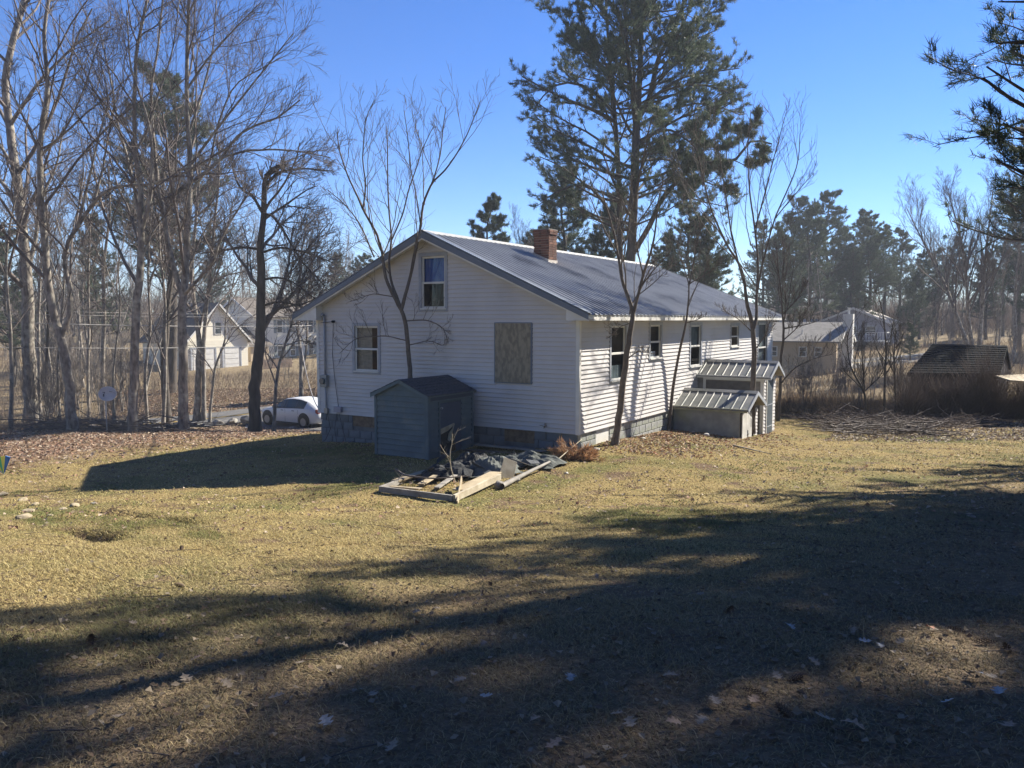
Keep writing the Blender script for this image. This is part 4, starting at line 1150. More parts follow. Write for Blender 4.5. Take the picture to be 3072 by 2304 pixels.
DP = 45.0
def pl(pts, D=DP): return np.array([P(x, y, D if d is None else D + d) for x, y, d in [(q + (None,))[:3] for q in pts]])
_b = P(1880, 1150, DP); _base = np.array([_b[0], _b[1], Hs(_b[0], _b[1]) - .1])
_lo = np.array([_base])
Lp = lambda a, b: (lambda t: a + (b - a) * t)
stems = [
    (np.concatenate([_lo, pl([(1892, 785), (1907, 487), (1907, 366), (1915, 300), (1921, 229), (1924, 57), (1930, -80), (1935, -200)])]), .29, .07, .36, 36, Lp(7.4, 4.2)),
    (np.concatenate([_lo + [-.6, .3, 0], pl([(1861, 785, 1), (1858, 544, 1), (1844, 344, 1.2), (1829, 172, 1.4), (1822, 100, 1.5), (1815, -60, 1.5)])]), .20, .05, .36, 30, Lp(7.0, 3.8)),
    (pl([(1907, 366), (1898, 286, -1), (1885, 180, -1.5), (1875, 57, -2), (1870, -100, -2)]), .17, .05, .1, 18, Lp(4.4, 3.2)),
    (pl([(1907, 366), (1950, 298, 1), (1973, 172, 1.5), (2013, 109, 2), (2047, 29, 2.5), (2060, -80, 2.5)]), .18, .05, .1, 26, Lp(4.8, 3.2)),
    (pl([(1898, 762), (1961, 659, -1), (1978, 601, -1.2), (2059, 515, -1.6), (2081, 487, -1.8), (2213, 487, -2.2), (2248, 412, -2.4), (2316, 432, -2.6)]), .16, .04, .40, 13, Lp(2.8, 1.5)),
    (pl([(1907, 450), (1960, 400, -2), (2010, 385, -3), (2090, 440, -4), (2110, 560, -4)]), .10, .03, .35, 16, Lp(2.6, 1.6)),
]
extra = [(pl([(1858, 480), (1780, 400, -1), (1700, 370, -2), (1600, 300, -3)]), .08), (pl([(1858, 600), (1760, 560, 1), (1690, 500, 2), (1620, 470, 2)]), .08), (pl([(1898, 600), (1990, 560, 1), (2080, 600, 2), (2180, 620, 2)]), .08), (pl([(1840, 250), (1770, 170, -1), (1700, 110, -2)]), .07), (pl([(1973, 172, 1), (2060, 130, 0), (2150, 90, 0)]), .07), (pl([(1829, 172), (1760, 90, 1), (1730, 20, 1)]), .06), (pl([(1907, 320), (2010, 260, -1), (2120, 250, -2), (2190, 280, -2)]), .08), (pl([(1850, 660), (1835, 647), (1800, 590), (1766, 550, -1), (1709, 553, -1.6), (1629, 601, -2)]), .12), (pl([(1847, 366), (1766, 321, -1), (1686, 295, -2), (1566, 229, -3)]), .12),
         (pl([(1844, 344), (1760, 250, 1), (1660, 245, 2), (1600, 330, 2)]), .10), (pl([(1950, 298), (2040, 230, 1), (2140, 215, 2), (2218, 205, 2)]), .09), (pl([(1907, 380), (2000, 330, 1), (2110, 300, 1), (2222, 345, 2)]), .10),
         (pl([(1858, 544), (1770, 470, 1), (1690, 440, 2), (1640, 395, 2)]), .09), (pl([(1907, 487), (2010, 470, 2), (2120, 560, 3), (2190, 560, 3)]), .09)]
pine('pine_tree', 'tall twin-trunked dark pine towering behind the house roof', _base, stems, None, 77, m2=14, m3=2, tuf=(7, 9), kt=4, size=.27, extra=extra, col=((.06, .085, .055), (.15, .185, .11)), flat=.35, s2=.42, l2=(.25, .45), f2=.5, bend=.02, ang=(.95, 1.5))

def std_pine(name, label, x, y, h, r, group=None, seed=1, nl=60, t0=.25, m2=7, kt=8, size=.42, **kw):
    z = Hs(x, y); b = np.array([x, y, z - .1])
    R = np.random.default_rng(seed)
    pts = np.array([[x + R.normal() * .12 * k, y + R.normal() * .12 * k, z + h * k / 6] for k in range(7)]); pts[0] = b
    return pine(name, label, b, [(pts, h * .016 + .05, .03)], group, seed, nl=nl, L=lambda t: r * np.clip((1.04 - t) / (1 - t0), 0, 1) ** .75 * .95 + .25, m2=m2, kt=kt, t0=t0, size=size, **kw)

# pines just outside and at the right edge: their boughs enter the picture, their shade falls over the near lawn
EG = 'tall pines beside the near lawn'
near_kw = dict(m2=9, m3=3, kt=4, size=.19, wr=.035, tuf=(12, 15), bend=.0, ang=(1.1, 1.6), flat=.6)
def bough(pts, D, r=.05): return (np.array([P(x, y, D + d) for x, y, d in pts]), r)
_ex = [bough([(3560, 560, .8), (3300, 430, .5), (3120, 340, 0), (3020, 300, -.3), (2950, 235, -.5)], 13.5, .06), bough([(3500, 500, 1.4), (3250, 380, 1.0), (3050, 260, .8), (2960, 200, .8)], 13.5, .05), bough([(3560, 600, .2), (3300, 500, 0), (3120, 420, -.2), (3010, 370, -.4)], 13.3, .05),
       bough([(3560, 700, .5), (3300, 620, .2), (3160, 560, 0), (3060, 520, 0), (2990, 480, 0)], 13.2, .05), bough([(3560, 300, .5), (3300, 200, .2), (3150, 130, 0), (3050, 100, 0), (2990, 130, 0)], 13.6, .05), bough([(3560, 100, .5), (3300, 40, .2), (3100, 0, 0), (2995, 5, 0)], 13.2, .04)]
std_pine('pine_tree', 'dark pine whose boughs hang into the photo at the right edge', 13.2, 14.5, 20, 4.0, EG, 91, nl=60, t0=.22, extra=_ex, **near_kw)
for i, (x, y, h, r, t0, lab) in enumerate([(17.5, 9.0, 22, 4.8, .2, 'tall pine right of the lawn, second from the house'), (15.2, 4.2, 21, 4.6, .22, 'pine nearest the camera on the right'), (22.5, 14.2, 24, 5.2, .18, 'tallest pine of the row right of the lawn'), (20.5, 4.5, 20, 4.8, .2, 'pine behind the nearest right-hand pine'), (26, 10, 24, 5.4, .18, 'outermost pine of the right-hand row'), (18.5, 13.0, 22, 3.6, .25, 'slim pine between the boughs and the row'), (14.5, -1.5, 20, 4.6, .22, 'pine right behind the photographer'), (20.0, 18.2, 19, 4.6, .2, 'pine beyond the boughs, fourth from the house'), (24.5, 19.5, 24, 4.8, .2, 'pine at the back of the row'), (30, 24.5, 25, 5, .2, 'far pine at the back of the row'), (29, 17, 24, 5, .2, 'pine at the outer back corner of the row')]):
    std_pine('pine_tree', lab, x, y, h, r, EG, 92 + i, nl=66, t0=t0, m2=9, m3=0, kt=9, size=.42, tuf=(7, 9))

# ================================================================== NEIGHBOURING HOUSES
cream = mat('cream_siding', (.80, .75, .62), (.75, .70, .57), scale=.8, rough=.7)
tan_s = mat('tan_siding', (.50, .40, .28), (.45, .36, .25), scale=.8, rough=.7)
ivory = mat('ivory_siding', (.82, .78, .66), (.77, .73, .61), scale=.8, rough=.7)
grey_s = mat('grey_siding', (.33, .31, .33), (.29, .28, .30), scale=.8, rough=.7)
sh_grey = mat('grey_shingle_roof', (.19, .18, .165), (.26, .245, .225), scale=3, rough=.95, bump=.4, bscale=30)
sh_brown = mat('brown_shingle_roof', (.10, .085, .075), (.14, .12, .10), scale=3, rough=.95, bump=.4)
sh_pale = mat('pale_shingle_roof', (.36, .33, .30), (.30, .28, .26), scale=3, rough=.95)
far_pane = mat('dark_window_glass', (.03, .04, .05), (.06, .07, .08), scale=2, rough=.12, spec=.8)

def far_house(name, label, org, rz, lx, ly, h, rise, axis, wm, rm, openings, cat='house', ov=.35, extra=None, course=.0):
    root = thing(name, org, label, cat, rz=rz)
    s = MB(); s.box((0, 0, -1.2), (lx, ly, h))
    if axis == 'x': s.prism([(0, h), (ly, h), (ly / 2, h + rise)], 0, lx, ax='x')
    else: s.prism([(0, h), (lx, h), (lx / 2, h + rise)], 0, ly, ax='y')
    s.build('wall', wm, root)
    n = int(h / .22)
    s = MB()
    for i in range(n):
        z = .1 + i * .22; s.box((.02, -.022, z), (lx - .02, -.004, z + .20)); s.box((-.022, .02, z), (-.004, ly - .02, z + .20))
    so_ = s.build('siding_courses', wm, root); so_['kind'] = 'stuff'
    for f, u0, u1, z0, z1, ty in openings:
        to = (lambda u, z, n: (u, -n, z)) if f == 'y' else (lambda u, z, n: (-n, u, z))
        def bx(a, b, c, d, n0, n1):
            m_ = MB(); p = [to(a, c, n0), to(b, c, n0), to(b, d, n0), to(a, d, n0), to(a, c, n1), to(b, c, n1), to(b, d, n1), to(a, d, n1)]
            m_.add(p, [(0, 3, 2, 1), (4, 5, 6, 7), (0, 1, 5, 4), (1, 2, 6, 5), (2, 3, 7, 6), (3, 0, 4, 7)]); return m_
        if ty == 'garage':
            fr = bx(u0, u1, z0, z1, -.01, .05).build('garage_door', white_trim, root, bevel=.01)
            for k in range(4):
                hh = (z1 - z0) / 4; bx(u0 + .15, u1 - .15, z0 + k * hh + .04, z0 + (k + 1) * hh - .04, .05, .075).build('door_panel', white_trim, fr)
            for (a, b, c, d) in ((u0 - .14, u0, z0, z1 + .14), (u1, u1 + .14, z0, z1 + .14), (u0, u1, z1, z1 + .14)): bx(a, b, c, d, -.01, .09).build('door_trim', grey_trim, fr)
        else:
            w = bx(u0, u1, z0, z1, -.01, .05).build('window', white_trim, root)
            mz = (z0 + z1) / 2
            bx(u0 + .08, u1 - .08, z0 + .08, mz - .03, .05, .06).build('pane', far_pane, w); bx(u0 + .08, u1 - .08, mz + .03, z1 - .08, .05, .06).build('pane', far_pane, w)
            if ty == 'shutters':
                ws = (u1 - u0) * .42
                for a in (u0 - ws - .04, u1 + .04): bx(a, a + ws, z0, z1, -.01, .045).build('shutter', mat('grey_shutter', (.22, .25, .24), rough=.7), root)
    for sg in (0, 1):
        s = MB(); t = .10
        if axis == 'x':
            a = -ov if sg == 0 else ly + ov; c = ly / 2; sl = rise / (ly / 2)
            s.prism([(a, h - ov * sl), (c, h + rise), (c, h + rise + t), (a, h - ov * sl + t)], -ov, lx + ov, ax='x')
        else:
            a = -ov if sg == 0 else lx + ov; c = lx / 2; sl = rise / (lx / 2)
            s.prism([(a, h - ov * sl), (c, h + rise), (c, h + rise + t), (a, h - ov * sl + t)], -ov, ly + ov, ax='y')
        r = s.build('roof', rm, root)
        s = MB()
        if axis == 'x': s.prism([(a, h - ov * sl - .12), (c, h + rise - .12), (c, h + rise + .11), (a, h - ov * sl + .11)], -ov - .04, -ov - .005, ax='x')
        else: s.prism([(a, h - ov * sl - .12), (c, h + rise - .12), (c, h + rise + .11), (a, h - ov * sl + .11)], -ov - .04, -ov - .005, ax='y')
        s.build('rake_trim', white_trim, root)
    if extra: extra(root)
    return root

def facing(px0, px1, y, D, rz):
    "length along a wall direction rz that spans px0..px1 starting at depth D"
    r0, r1 = (px0 - CX) / 2395, (px1 - CX) / 2395
    c, s = math.cos(rz), math.sin(rz)
    return (r1 - r0) * D / (c - r1 * s)

# cream garage across the road
RZG = math.radians(52)
o = P(561, 1116, 74); Lg = facing(561, 746, 0, 74, RZG)
far_house('garage', 'cream two-door garage with steep gable and attic window across the road', o, RZG, Lg, 8, 2.95, 3.45, 'y', cream, sh_brown,
          [('y', .5, 2.9, .0, 2.1, 'garage'), ('y', Lg * .58, Lg * .86, .0, 2.1, 'garage'), ('y', Lg * .45, Lg * .57, 3.45, 4.65, 'win')], cat='garage')
o2 = P(752, 1100, 82)
far_house('house_wing', 'low tan connecting wing with dark roof between the cream garage and the two-storey house', o2, RZG, facing(744, 800, 0, 82, RZG), 7, 2.3, 1.9, 'x', tan_s, sh_brown, [], cat='house wing')
o3 = P(768, 1100, 84); L3 = facing(768, 1000, 0, 84, RZG)
far_house('neighbour_house', 'two-storey ivory house with shuttered windows across the road, right of the garage', o3, RZG, L3, 7, 5.35, 1.9, 'x', ivory, sh_brown,
          [('y', L3 * a, L3 * (a + .075), z, z + 1.45, 'shutters') for a in (.26, .42, .66, .85) for z in (.95, 3.5)])
# fence of upright pickets and brown reed screen before it
fr = P(790, 1142, 76); fn = thing('fence', fr, 'brown wooden screen fence before the two-storey house', 'fence', rz=RZG)
fl = facing(790, 882, 0, 76, RZG)
for k in range(int(fl / .16)):
    s = MB(); hh = 1.95 + random.uniform(-.04, .06); a = k * .16; s.prism([(a, -.6), (a + .14, -.6), (a + .14, hh), (a + .07, hh + .10), (a, hh)], -.02, .02, ax='y'); s.build('picket', mat('fence_brown', (.15, .105, .08), (.20, .15, .12), scale=3, rough=.95), fn)
s = MB(); s.box((0, .025, .3), (fl, .07, .42)); s.box((0, .025, 1.5), (fl, .07, 1.62)); s.build('rail', mat('fence_brown', (.1, .1, .1)), fn)

# tan house on the right
o4 = P(2506, 1111, 60)
def tan_extra(root):
    s = MB(); s.box((2.3, -.75, -1), (2.95, -.02, 4.25)); c = s.build('chimney', white_trim, root)
    s = MB(); s.tube([(2.62, -.4, 4.2), (2.62, -.4, 4.7)], .09, 8); s.disc((2.62, -.4, 4.72), (0, 0, 1), .16, .06, 10); s.build('chimney_pipe', white_trim, c)
    s = MB(); s.tube([(1.0, 2.7, 2.3), (1.0, 2.7, 3.05)], .05, 6); s.build('vent_pipe', white_trim, root)
far_house('ranch_house', 'low tan ranch house with grey roof and white chimney end beyond the cellar entry', o4, YAW, 6.2, 13.5, 2.22, 1.3, 'y', tan_s, sh_grey,
          [('x', 6.6, 7.4, .95, 1.85, 'win'), ('x', 4.3, 4.9, .95, 1.75, 'win'), ('x', 2.1, 2.7, .95, 1.75, 'win'), ('x', 1.0, 1.55, .95, 1.75, 'win'), ('y', 4.3, 5.0, .8, 1.8, 'win')], extra=tan_extra)
o5 = P(2662, 1040, 88)
def deck_extra(root):
    s = MB()
    s.box((-2.6, -.2, .55), (-.05, 6.5, .7)); d = s.build('deck', white_trim, root)
    for k in range(24):
        s = MB(); s.box((-2.6, -.15 + k * .28, .7), (-2.54, -.09 + k * .28, 1.55)); s.build('baluster', white_trim, d)
    s = MB(); s.box((-2.62, -.2, 1.55), (-2.52, 6.5, 1.63)); s.box((-2.6, -.22, 1.55), (-.05, -.14, 1.63)); s.build('handrail', white_trim, d)
    for k in (0, 1): s = MB(); s.box((-2.6, .0 + k * 6.2, -2), (-2.45, .15 + k * 6.2, .55)); s.build('deck_post', white_trim, d)
far_house('far_house', 'small grey house with white deck railing and pale roof far behind the tan ranch house', o5, YAW, 10, 7.2, 2.7, 1.55, 'x', grey_s, sh_pale,
          [('x', 1.2, 2.3, 1.3, 2.3, 'win'), ('x', 3.2, 4.1, 1.3, 2.3, 'win'), ('y', 2, 3.2, .8, 2.1, 'win'), ('y', 5.5, 6.6, .8, 2.1, 'win')], extra=deck_extra)
o6 = P(2480, 1005, 92)
far_house('far_house', 'house with only its pale roof top showing above the ranch house roof', o6, YAW + .5, 5, 5, 1.0, .75, 'y', cream, sh_pale, [])

# dark-roofed shed sunk behind the brush on the right
rl, rr_, el, er = P(2798, 1033, 33), P(3022, 1038, 31.2), P(2722, 1121, 30.6), P(3000, 1124, 28.9)
bl, br_ = 2 * rl - el, 2 * rr_ - er; bl[2] = el[2]; br_[2] = er[2]
dsh = thing('dark_shed', (er + br_) / 2 * [1, 1, 0] + [0, 0, -2.0], 'dark green-roofed outbuilding half hidden by brush at the right', 'outbuilding')
og = Vector(dsh.location)
dgreen = mat('dark_roof_shingles', (.006, .009, .012), (.012, .016, .02), scale=4, rough=1, bump=.3, bscale=30, spec=.05)
maroon = mat('dark_maroon_boards', (.022, .014, .018), (.035, .022, .026), scale=3, rough=.9)
s = MB(); dn = np.array([0, 0, -.12])
s.add([rl, rr_, er, el, rl + dn, rr_ + dn, er + dn, el + dn], [(0, 1, 2, 3), (7, 6, 5, 4), (3, 2, 6, 7), (1, 5, 6, 2), (0, 3, 7, 4)])
s.add([rl, rr_, br_, bl, rl + dn, rr_ + dn, br_ + dn, bl + dn], [(3, 2, 1, 0), (4, 5, 6, 7), (2, 6, 5, 1)])
ro = s.build('roof', dgreen, None); ro.parent = dsh; ro.location = -og
NS = 13
for k in range(NS):
    a, b = k / NS, (k + 1) / NS + .01
    nrm = np.cross(er - el, rl - el); nrm = nrm / np.linalg.norm(nrm); nrm = nrm * (1 if nrm[2] > 0 else -1)
    p = [el + (rl - el) * a + nrm * .045, er + (rr_ - er) * a + nrm * .045, er + (rr_ - er) * b + nrm * .012, el + (rl - el) * b + nrm * .012, el + (rl - el) * a + nrm * .005, er + (rr_ - er) * a + nrm * .005]
    s = MB(); s.add(p, [(0, 1, 2, 3), (4, 5, 1, 0)]); q = s.build('shingle_course', dgreen, None); q.parent = ro
ins = lambda p, c: p + (c - p) * .06
cen = (er + el + br_ + bl) / 4
W4 = [ins(el, cen), ins(er, cen), ins(br_, cen), ins(bl, cen)]
s = MB(); top = [w + [0, 0, -.1] for w in W4]; bot = [np.array([w[0], w[1], -2.6]) for w in W4]
s.add(top + bot, [(0, 1, 5, 4), (1, 2, 6, 5), (2, 3, 7, 6), (3, 0, 4, 7)]); rg = ins((rr_), (rl)); rgl = ins(rl, rr_)
s.add([top[1], top[2], rg + [0, 0, -.12], top[0], top[3], rgl + [0, 0, -.12]], [(0, 1, 2), (3, 5, 4)])
w_ = s.build('wall', maroon, None); w_.parent = dsh; w_.location = -og
# pale plank roof of a lean-to at the right edge
pa, pb, pc, pd = P(2985, 1126, 27.5), P(3180, 1118, 27.5), P(3180, 1152, 25.5), P(3030, 1140, 25.8)
lt = thing('lean_to', pc * [1, 1, 0] + [0, 0, Hs(pc[0], pc[1])], 'pale flat plank roof of a lean-to at the right edge', 'lean-to'); og2 = Vector(lt.location)
for k in range(8):
    a, b = k / 8, (k + .94) / 8
    p = [pa + (pb - pa) * a, pa + (pb - pa) * b, pd + (pc - pd) * b, pd + (pc - pd) * a]
    s = MB(); s.add(p + [q - [0, 0, .05] for q in p], [(0, 1, 2, 3), (7, 6, 5, 4), (2, 6, 7, 3), (1, 5, 6, 2), (0, 3, 7, 4)]); q = s.build('plank', raw_wood, None); q.parent = lt; q.location = -og2
for q_ in (pb, pc):
    s = MB(); s.bar(q_ - [0, 0, .06], (q_[0], q_[1], Hs(q_[0], q_[1]) - .2), .06, .06, (0, 1, 0)); q = s.build('post', bark_dark, None); q.parent = lt; q.location = -og2

# ================================================================== CAR
def build_car():
    hd = D2; rz = math.atan2(hd[1], hd[0])
    rw = np.array([-10.05, 40.6])
    org = np.array([rw[0], rw[1], 0]) - hd * (-.85) * 0
    gz = -2.96
    root = thing('parked_car', (rw[0], rw[1], gz), 'white compact car parked beyond the lawn, partly hidden by the house corner', 'car', rz=rz)
    paint = mat('white_car_paint', (.62, .63, .64), rough=.25, spec=.6)
    trimk = mat('car_black_trim', (.02, .02, .022), rough=.5)
    # stations: x (rear wheel = 0, front wheel = 2.65), sill z, belt z, top z, half width sill, belt, top
    S = [(-.92, .42, .62, .70, .62, .70, .62), (-.80, .30, .80, 1.00, .76, .80, .66), (-.55, .25, .95, 1.14, .82, .84, .62), (-.1, .22, 1.00, 1.33, .86, .875, .58), (.45, .20, .99, 1.45, .87, .885, .58), (1.0, .20, .97, 1.475, .87, .885, .60),
         (1.5, .20, .95, 1.43, .87, .885, .60), (1.95, .20, .93, 1.24, .87, .88, .62), (2.38, .21, .92, .97, .86, .87, .66), (2.8, .24, .86, .90, .85, .84, .66), (3.2, .28, .76, .80, .78, .78, .58), (3.42, .30, .60, .64, .64, .64, .5), (3.5, .36, .48, .52, .5, .52, .4)]
    S = np.array(S)
    xs = np.linspace(S[0, 0], S[-1, 0], 44)
    I = np.stack([np.interp(xs, S[:, 0], S[:, k]) for k in range(7)], 1)
    for _ in range(1): I[1:-1, 1:] = .2 * I[:-2, 1:] + .6 * I[1:-1, 1:] + .2 * I[2:, 1:]
    def sec(r):
        x, zs, zb, zt, ws, wb, wt = r
        half = [(0, zs), (ws * .96, zs), (ws, zs + .08), (wb + .01, zs + (zb - zs) * .55), (wb, zb - .04), (wb - .02, zb), (wt + .03, zt - (zt - zb) * .12), (wt - .06, zt - .008), (0, zt + .015)]
        return [(x, y, z) for y, z in half] + [(x, -y, z) for y, z in half[-2:0:-1]]
    s = MB(); R_ = [sec(r) for r in I]; n = len(R_[0]); vs = [p for r in R_ for p in r]
    fs = [(i * n + k, i * n + (k + 1) % n, (i + 1) * n + (k + 1) % n, (i + 1) * n + k) for i in range(len(R_) - 1) for k in range(n)]
    fs += [tuple(range(n))[::-1], tuple((len(R_) - 1) * n + k for k in range(n))]
    s.add(vs, fs); body = s.build('body', paint, root, smooth=True)
    def side_pt(x, f, sg, o=.006):
        r = [np.interp(x, xs, I[:, k]) for k in range(7)]
        _, zs, zb, zt, ws, wb, wt = r
        y0, z0, y1, z1 = wb - .02, zb, wt + .03, zt - (zt - zb) * .12
        return (x, sg * (y0 + (y1 - y0) * f + o), z0 + (z1 - z0) * f + o * .3)
    dg = mat('car_side_glass', (.03, .045, .04), rough=.06, spec=.9)
    for sg in (-1, 1):
        for (a, b) in ((.08, .56), (.62, 1.28), (1.36, 2.16)):
            s = MB(); xx = np.linspace(a, b, 7); vs = []
            for x in xx: vs += [side_pt(x, .08, sg), side_pt(x, .93, sg)]
            s.add(vs, [(2 * i, 2 * i + 2, 2 * i + 3, 2 * i + 1) for i in range(6)]); s.build('side_window', dg, root, smooth=True)
        s = MB(); xx = np.linspace(-.02, 2.3, 24); vs = []
        for x in xx: vs += [side_pt(x, -.02, sg, .003), side_pt(x, 1.03, sg, .003)]
        s.add(vs, [(2 * i, 2 * i + 2, 2 * i + 3, 2 * i + 1) for i in range(23)]); s.build('window_surround', trimk, root)
        for hx in (.66, 1.45): s = MB(); s.box((hx, sg * .885 - .02, .83), (hx + .18, sg * .885 + .02, .865)); s.build('door_handle', trimk, root, bevel=.008)
        for gx in (.40, 1.32, 2.2): s = MB(); s.box((gx, sg * .889 - .003, .28), (gx + .012, sg * .889 + .003, .92)); s.build('door_seam', trimk, root)
        s = MB(); s.box((1.98, sg * .93 - .09, .95), (2.14, sg * .93 + .09, 1.08)); s.build('door_mirror', trimk, root, bevel=.04)
        s = MB(); s.box((-.1, sg * .86 - .03, .17), (2.3, sg * .86 + .03, .26)); s.build('side_skirt', trimk, root)
        for wx in (0, 2.65):
            s = MB(); s.disc((wx, sg * .80, .40), (0, 1, 0), .385, .19, 28); s.build('wheel_arch', trimk, root)
            s = MB(); s.disc((wx, sg * .82, .32), (0, 1, 0), .325, .20, 28); w = s.build('wheel', rubber, root, bevel=.02)
            s = MB(); s.disc((wx, sg * .915, .32), (0, 1, 0), .20, .02, 20); s.build('hubcap', mat('hubcap', (.25, .25, .26), rough=.4, metal=.6), w)
        s = MB(); s.box((3.1, sg * .60 - .14, .62), (3.36, sg * .60 + .12, .74)); s.build('headlight', mat('lamp_glass', (.4, .42, .45), rough=.1), root, bevel=.03)
        s = MB(); s.box((-.90, sg * .66 - .1, .78), (-.72, sg * .66 + .12, .98)); s.build('tail_light', mat('tail_red', (.25, .02, .02), rough=.2), root, bevel=.03)
    s = MB(); s.box((3.40, -.5, .42), (3.52, .5, .54)); s.build('grille', trimk, root, bevel=.02)
    return root
build_car()

# ================================================================== DISH, LINES, STONES
db = G(321, 1296); dc = P(323, 1183, db[1])
dish = thing('satellite_dish', db, 'grey satellite dish on a thin pole at the lawn edge', 'satellite dish')
s = MB(); s.tube([(0, 0, -.1), (0, 0, dc[2] - db[2] - .1)], .024, 8); s.tube([(0, .0, dc[2] - db[2] - .1), (.02, .10, dc[2] - db[2])], .03, 8); s.build('pole', grey_trim, dish, smooth=True)
ax = Vector((.35, -.80, .42)).normalized(); q = ax.to_track_quat('Z', 'X')
s = MB(); rd = .27; vs = []; nr, na = 7, 32
for i in range(nr + 1):
    r = rd * i / nr; z = .28 * (r * r) / rd * .8
    for k in range(na): a = 2 * math.pi * k / na; vs.append((r * math.cos(a), r * 1.06 * math.sin(a), z))
fs = [(i * na + k, i * na + (k + 1) % na, (i + 1) * na + (k + 1) % na, (i + 1) * na + k) for i in range(nr) for k in range(na)]
cz = Vector((0, 0, dc[2] - db[2])) + Vector((dc[0] - db[0], 0, 0))
s.add([tuple(cz + q @ Vector(v)) for v in vs], fs)
dd = s.build('reflector', mat('dish_grey', (.50, .50, .50), (.42, .42, .42), scale=4, rough=.6), dish, smooth=True)
sd = dd.modifiers.new('th', 'SOLIDIFY'); sd.thickness = .012
s = MB(); c0 = cz + q @ Vector((0, -.27, .05)); c1 = cz + q @ Vector((0, -.10, .34)); s.tube([c0, c1], .012, 6); s.build('feed_arm', grey_trim, dish)
s = MB(); s.disc(c1, ax, .035, .09, 10); s.build('receiver', grey_trim, dish)
s = MB()      # small worn dark emblem near the upper rim: two blocks and a hooked bar
def emb(a, b, c, d):
    pts = [(a, c), (b, c), (b, d), (a, d)]
    s.add([tuple(cz + q @ Vector((x, y, .28 * (x * x + y * y) / rd * .8 + .012))) for x, y in pts], [(0, 1, 2, 3)])
for k, (a, b, c, d) in enumerate([(-.085, -.045, .10, .145), (-.035, .0, .10, .145), (.012, .05, .10, .115), (.06, .078, .095, .16), (.04, .078, .085, .10)]): emb(a, b, c, d)
s.build('emblem', rubber, dish)

def wire(name, label, a, b, sag, r, group):
    a = np.array(a); b = np.array(b); t = np.linspace(0, 1, 40)[:, None]
    p = a + (b - a) * t; p[:, 2] -= 4 * sag * (t * (1 - t))[:, 0]
    T = Tubes(); T.add(p, np.full(40, r), 5)
    root = link_mesh(name, T.mesh(name, mat('cable_grey', (.12, .12, .13), (.42, .40, .38), scale=.4, rough=.5), a)); root.location = a
    tag(root, label, 'cable', group)
UG = 'overhead utility lines along the road'
def ext(p, q, f0, f1): d = q - p; return p - d * f0, q + d * f1
for (y0, y1, D0, D1_, sg, r, lab) in [(914, 936, 33, 47, .25, .010, 'topmost thin utility wire across the left trees'), (921, 941, 33, 47, .3, .009, 'second thin utility wire from the top'),
        (945, 968, 33.2, 47.2, .35, .022, 'thick telephone cable at the middle height'), (1020, 1024, 32, 46, .35, .015, 'lowest long cable crossing all the left trunks')]:
    a, b = ext(P(0, y0, D0), P(960, y1, D1_), .55, .25); wire('utility_line', lab, a, b, sg, r, UG)
a, b = ext(P(157, 712, 40), P(504, 797, 43), 1.2, 2.0); wire('utility_line', 'high wire slanting down between the two pale maples', a, b, .5, .012, UG)
hc = HW(-.05, 7.5, 2.45); wire('service_cable', 'service drop cable to the corner of the house', P(760, 968, 44), hc, .25, .012, None)
wire('slack_cable', 'slack black cable hanging from the line down to the house corner', P(905, 1045, 30), HW(-.05, 7.9, .1), .35, .014, None)
pb_ = P(1175, 1000, 51); pz = Hs(pb_[0], pb_[1])
upole = thing('utility_pole', (pb_[0], pb_[1], pz), 'utility pole hidden behind the house carrying the road cables', 'utility pole')
s = MB(); s.tube([(0, 0, -.3), (0, 0, 8.2)], [.15, .11], 10); s.build('pole', grey_wood, upole); s = MB(); s.box((-.9, -.06, 7.3), (.9, .06, 7.42)); s.build('cross_arm', grey_wood, upole)

def stone(name, label, p, sx, sy, sz, seed, m=rock, group=None, cat='stone', sink=.25):
    import bmesh
    R = np.random.default_rng(seed); bm = bmesh.new(); bmesh.ops.create_icosphere(bm, subdivisions=3, radius=1)
    dirs = R.normal(size=(9, 3)); dirs /= np.linalg.norm(dirs, axis=1)[:, None]; cut = R.uniform(.55, .9, 9)
    for v in bm.verts:
        c = np.array(v.co)
        for d, k in zip(dirs, cut):
            e = c @ d
            if e > k: c = c - d * (e - k) * .85
        c = c * (1 + .05 * R.normal() * .5); v.co = (c[0] * sx, c[1] * sy, c[2] * sz)
    me = bpy.data.meshes.new(name); bm.to_mesh(me); bm.free(); me.materials.append(m)
    o = link_mesh(name, me); o.location = (p[0], p[1], p[2] + sz * (1 - 2 * sink)); o.rotation_euler = (0, 0, R.uniform(0, 6.28))
    return tag(o, label, cat, group)
SG = 'field stones along the edge of the lawn'
for i, (sx, sy, w, h, lab) in enumerate([(748, 1268, 34, 22, 'largest mossy boulder at the foot of the dark tree'), (697, 1268, 22, 12, 'low dark stone left of the largest boulder'), (655, 1271, 20, 12, 'tilted grey stone midway between dark tree and mossy maple'),
        (590, 1276, 20, 10, 'flat stone at the foot of the mossy maple'), (432, 1282, 22, 9, 'dark flat stone right of the straight pale maple'), (368, 1284, 26, 7, 'long low pale stone left of the straight maple'), (880, 1284, 18, 6, 'small stone below the white car'), (525, 1280, 12, 6, 'small stone left of the mossy maple')]):
    g = G(sx, sy + h * .3); k = g[1] / F
    stone('boulder', lab, g, w * k, w * k * .7, h * k, 200 + i, group=SG)

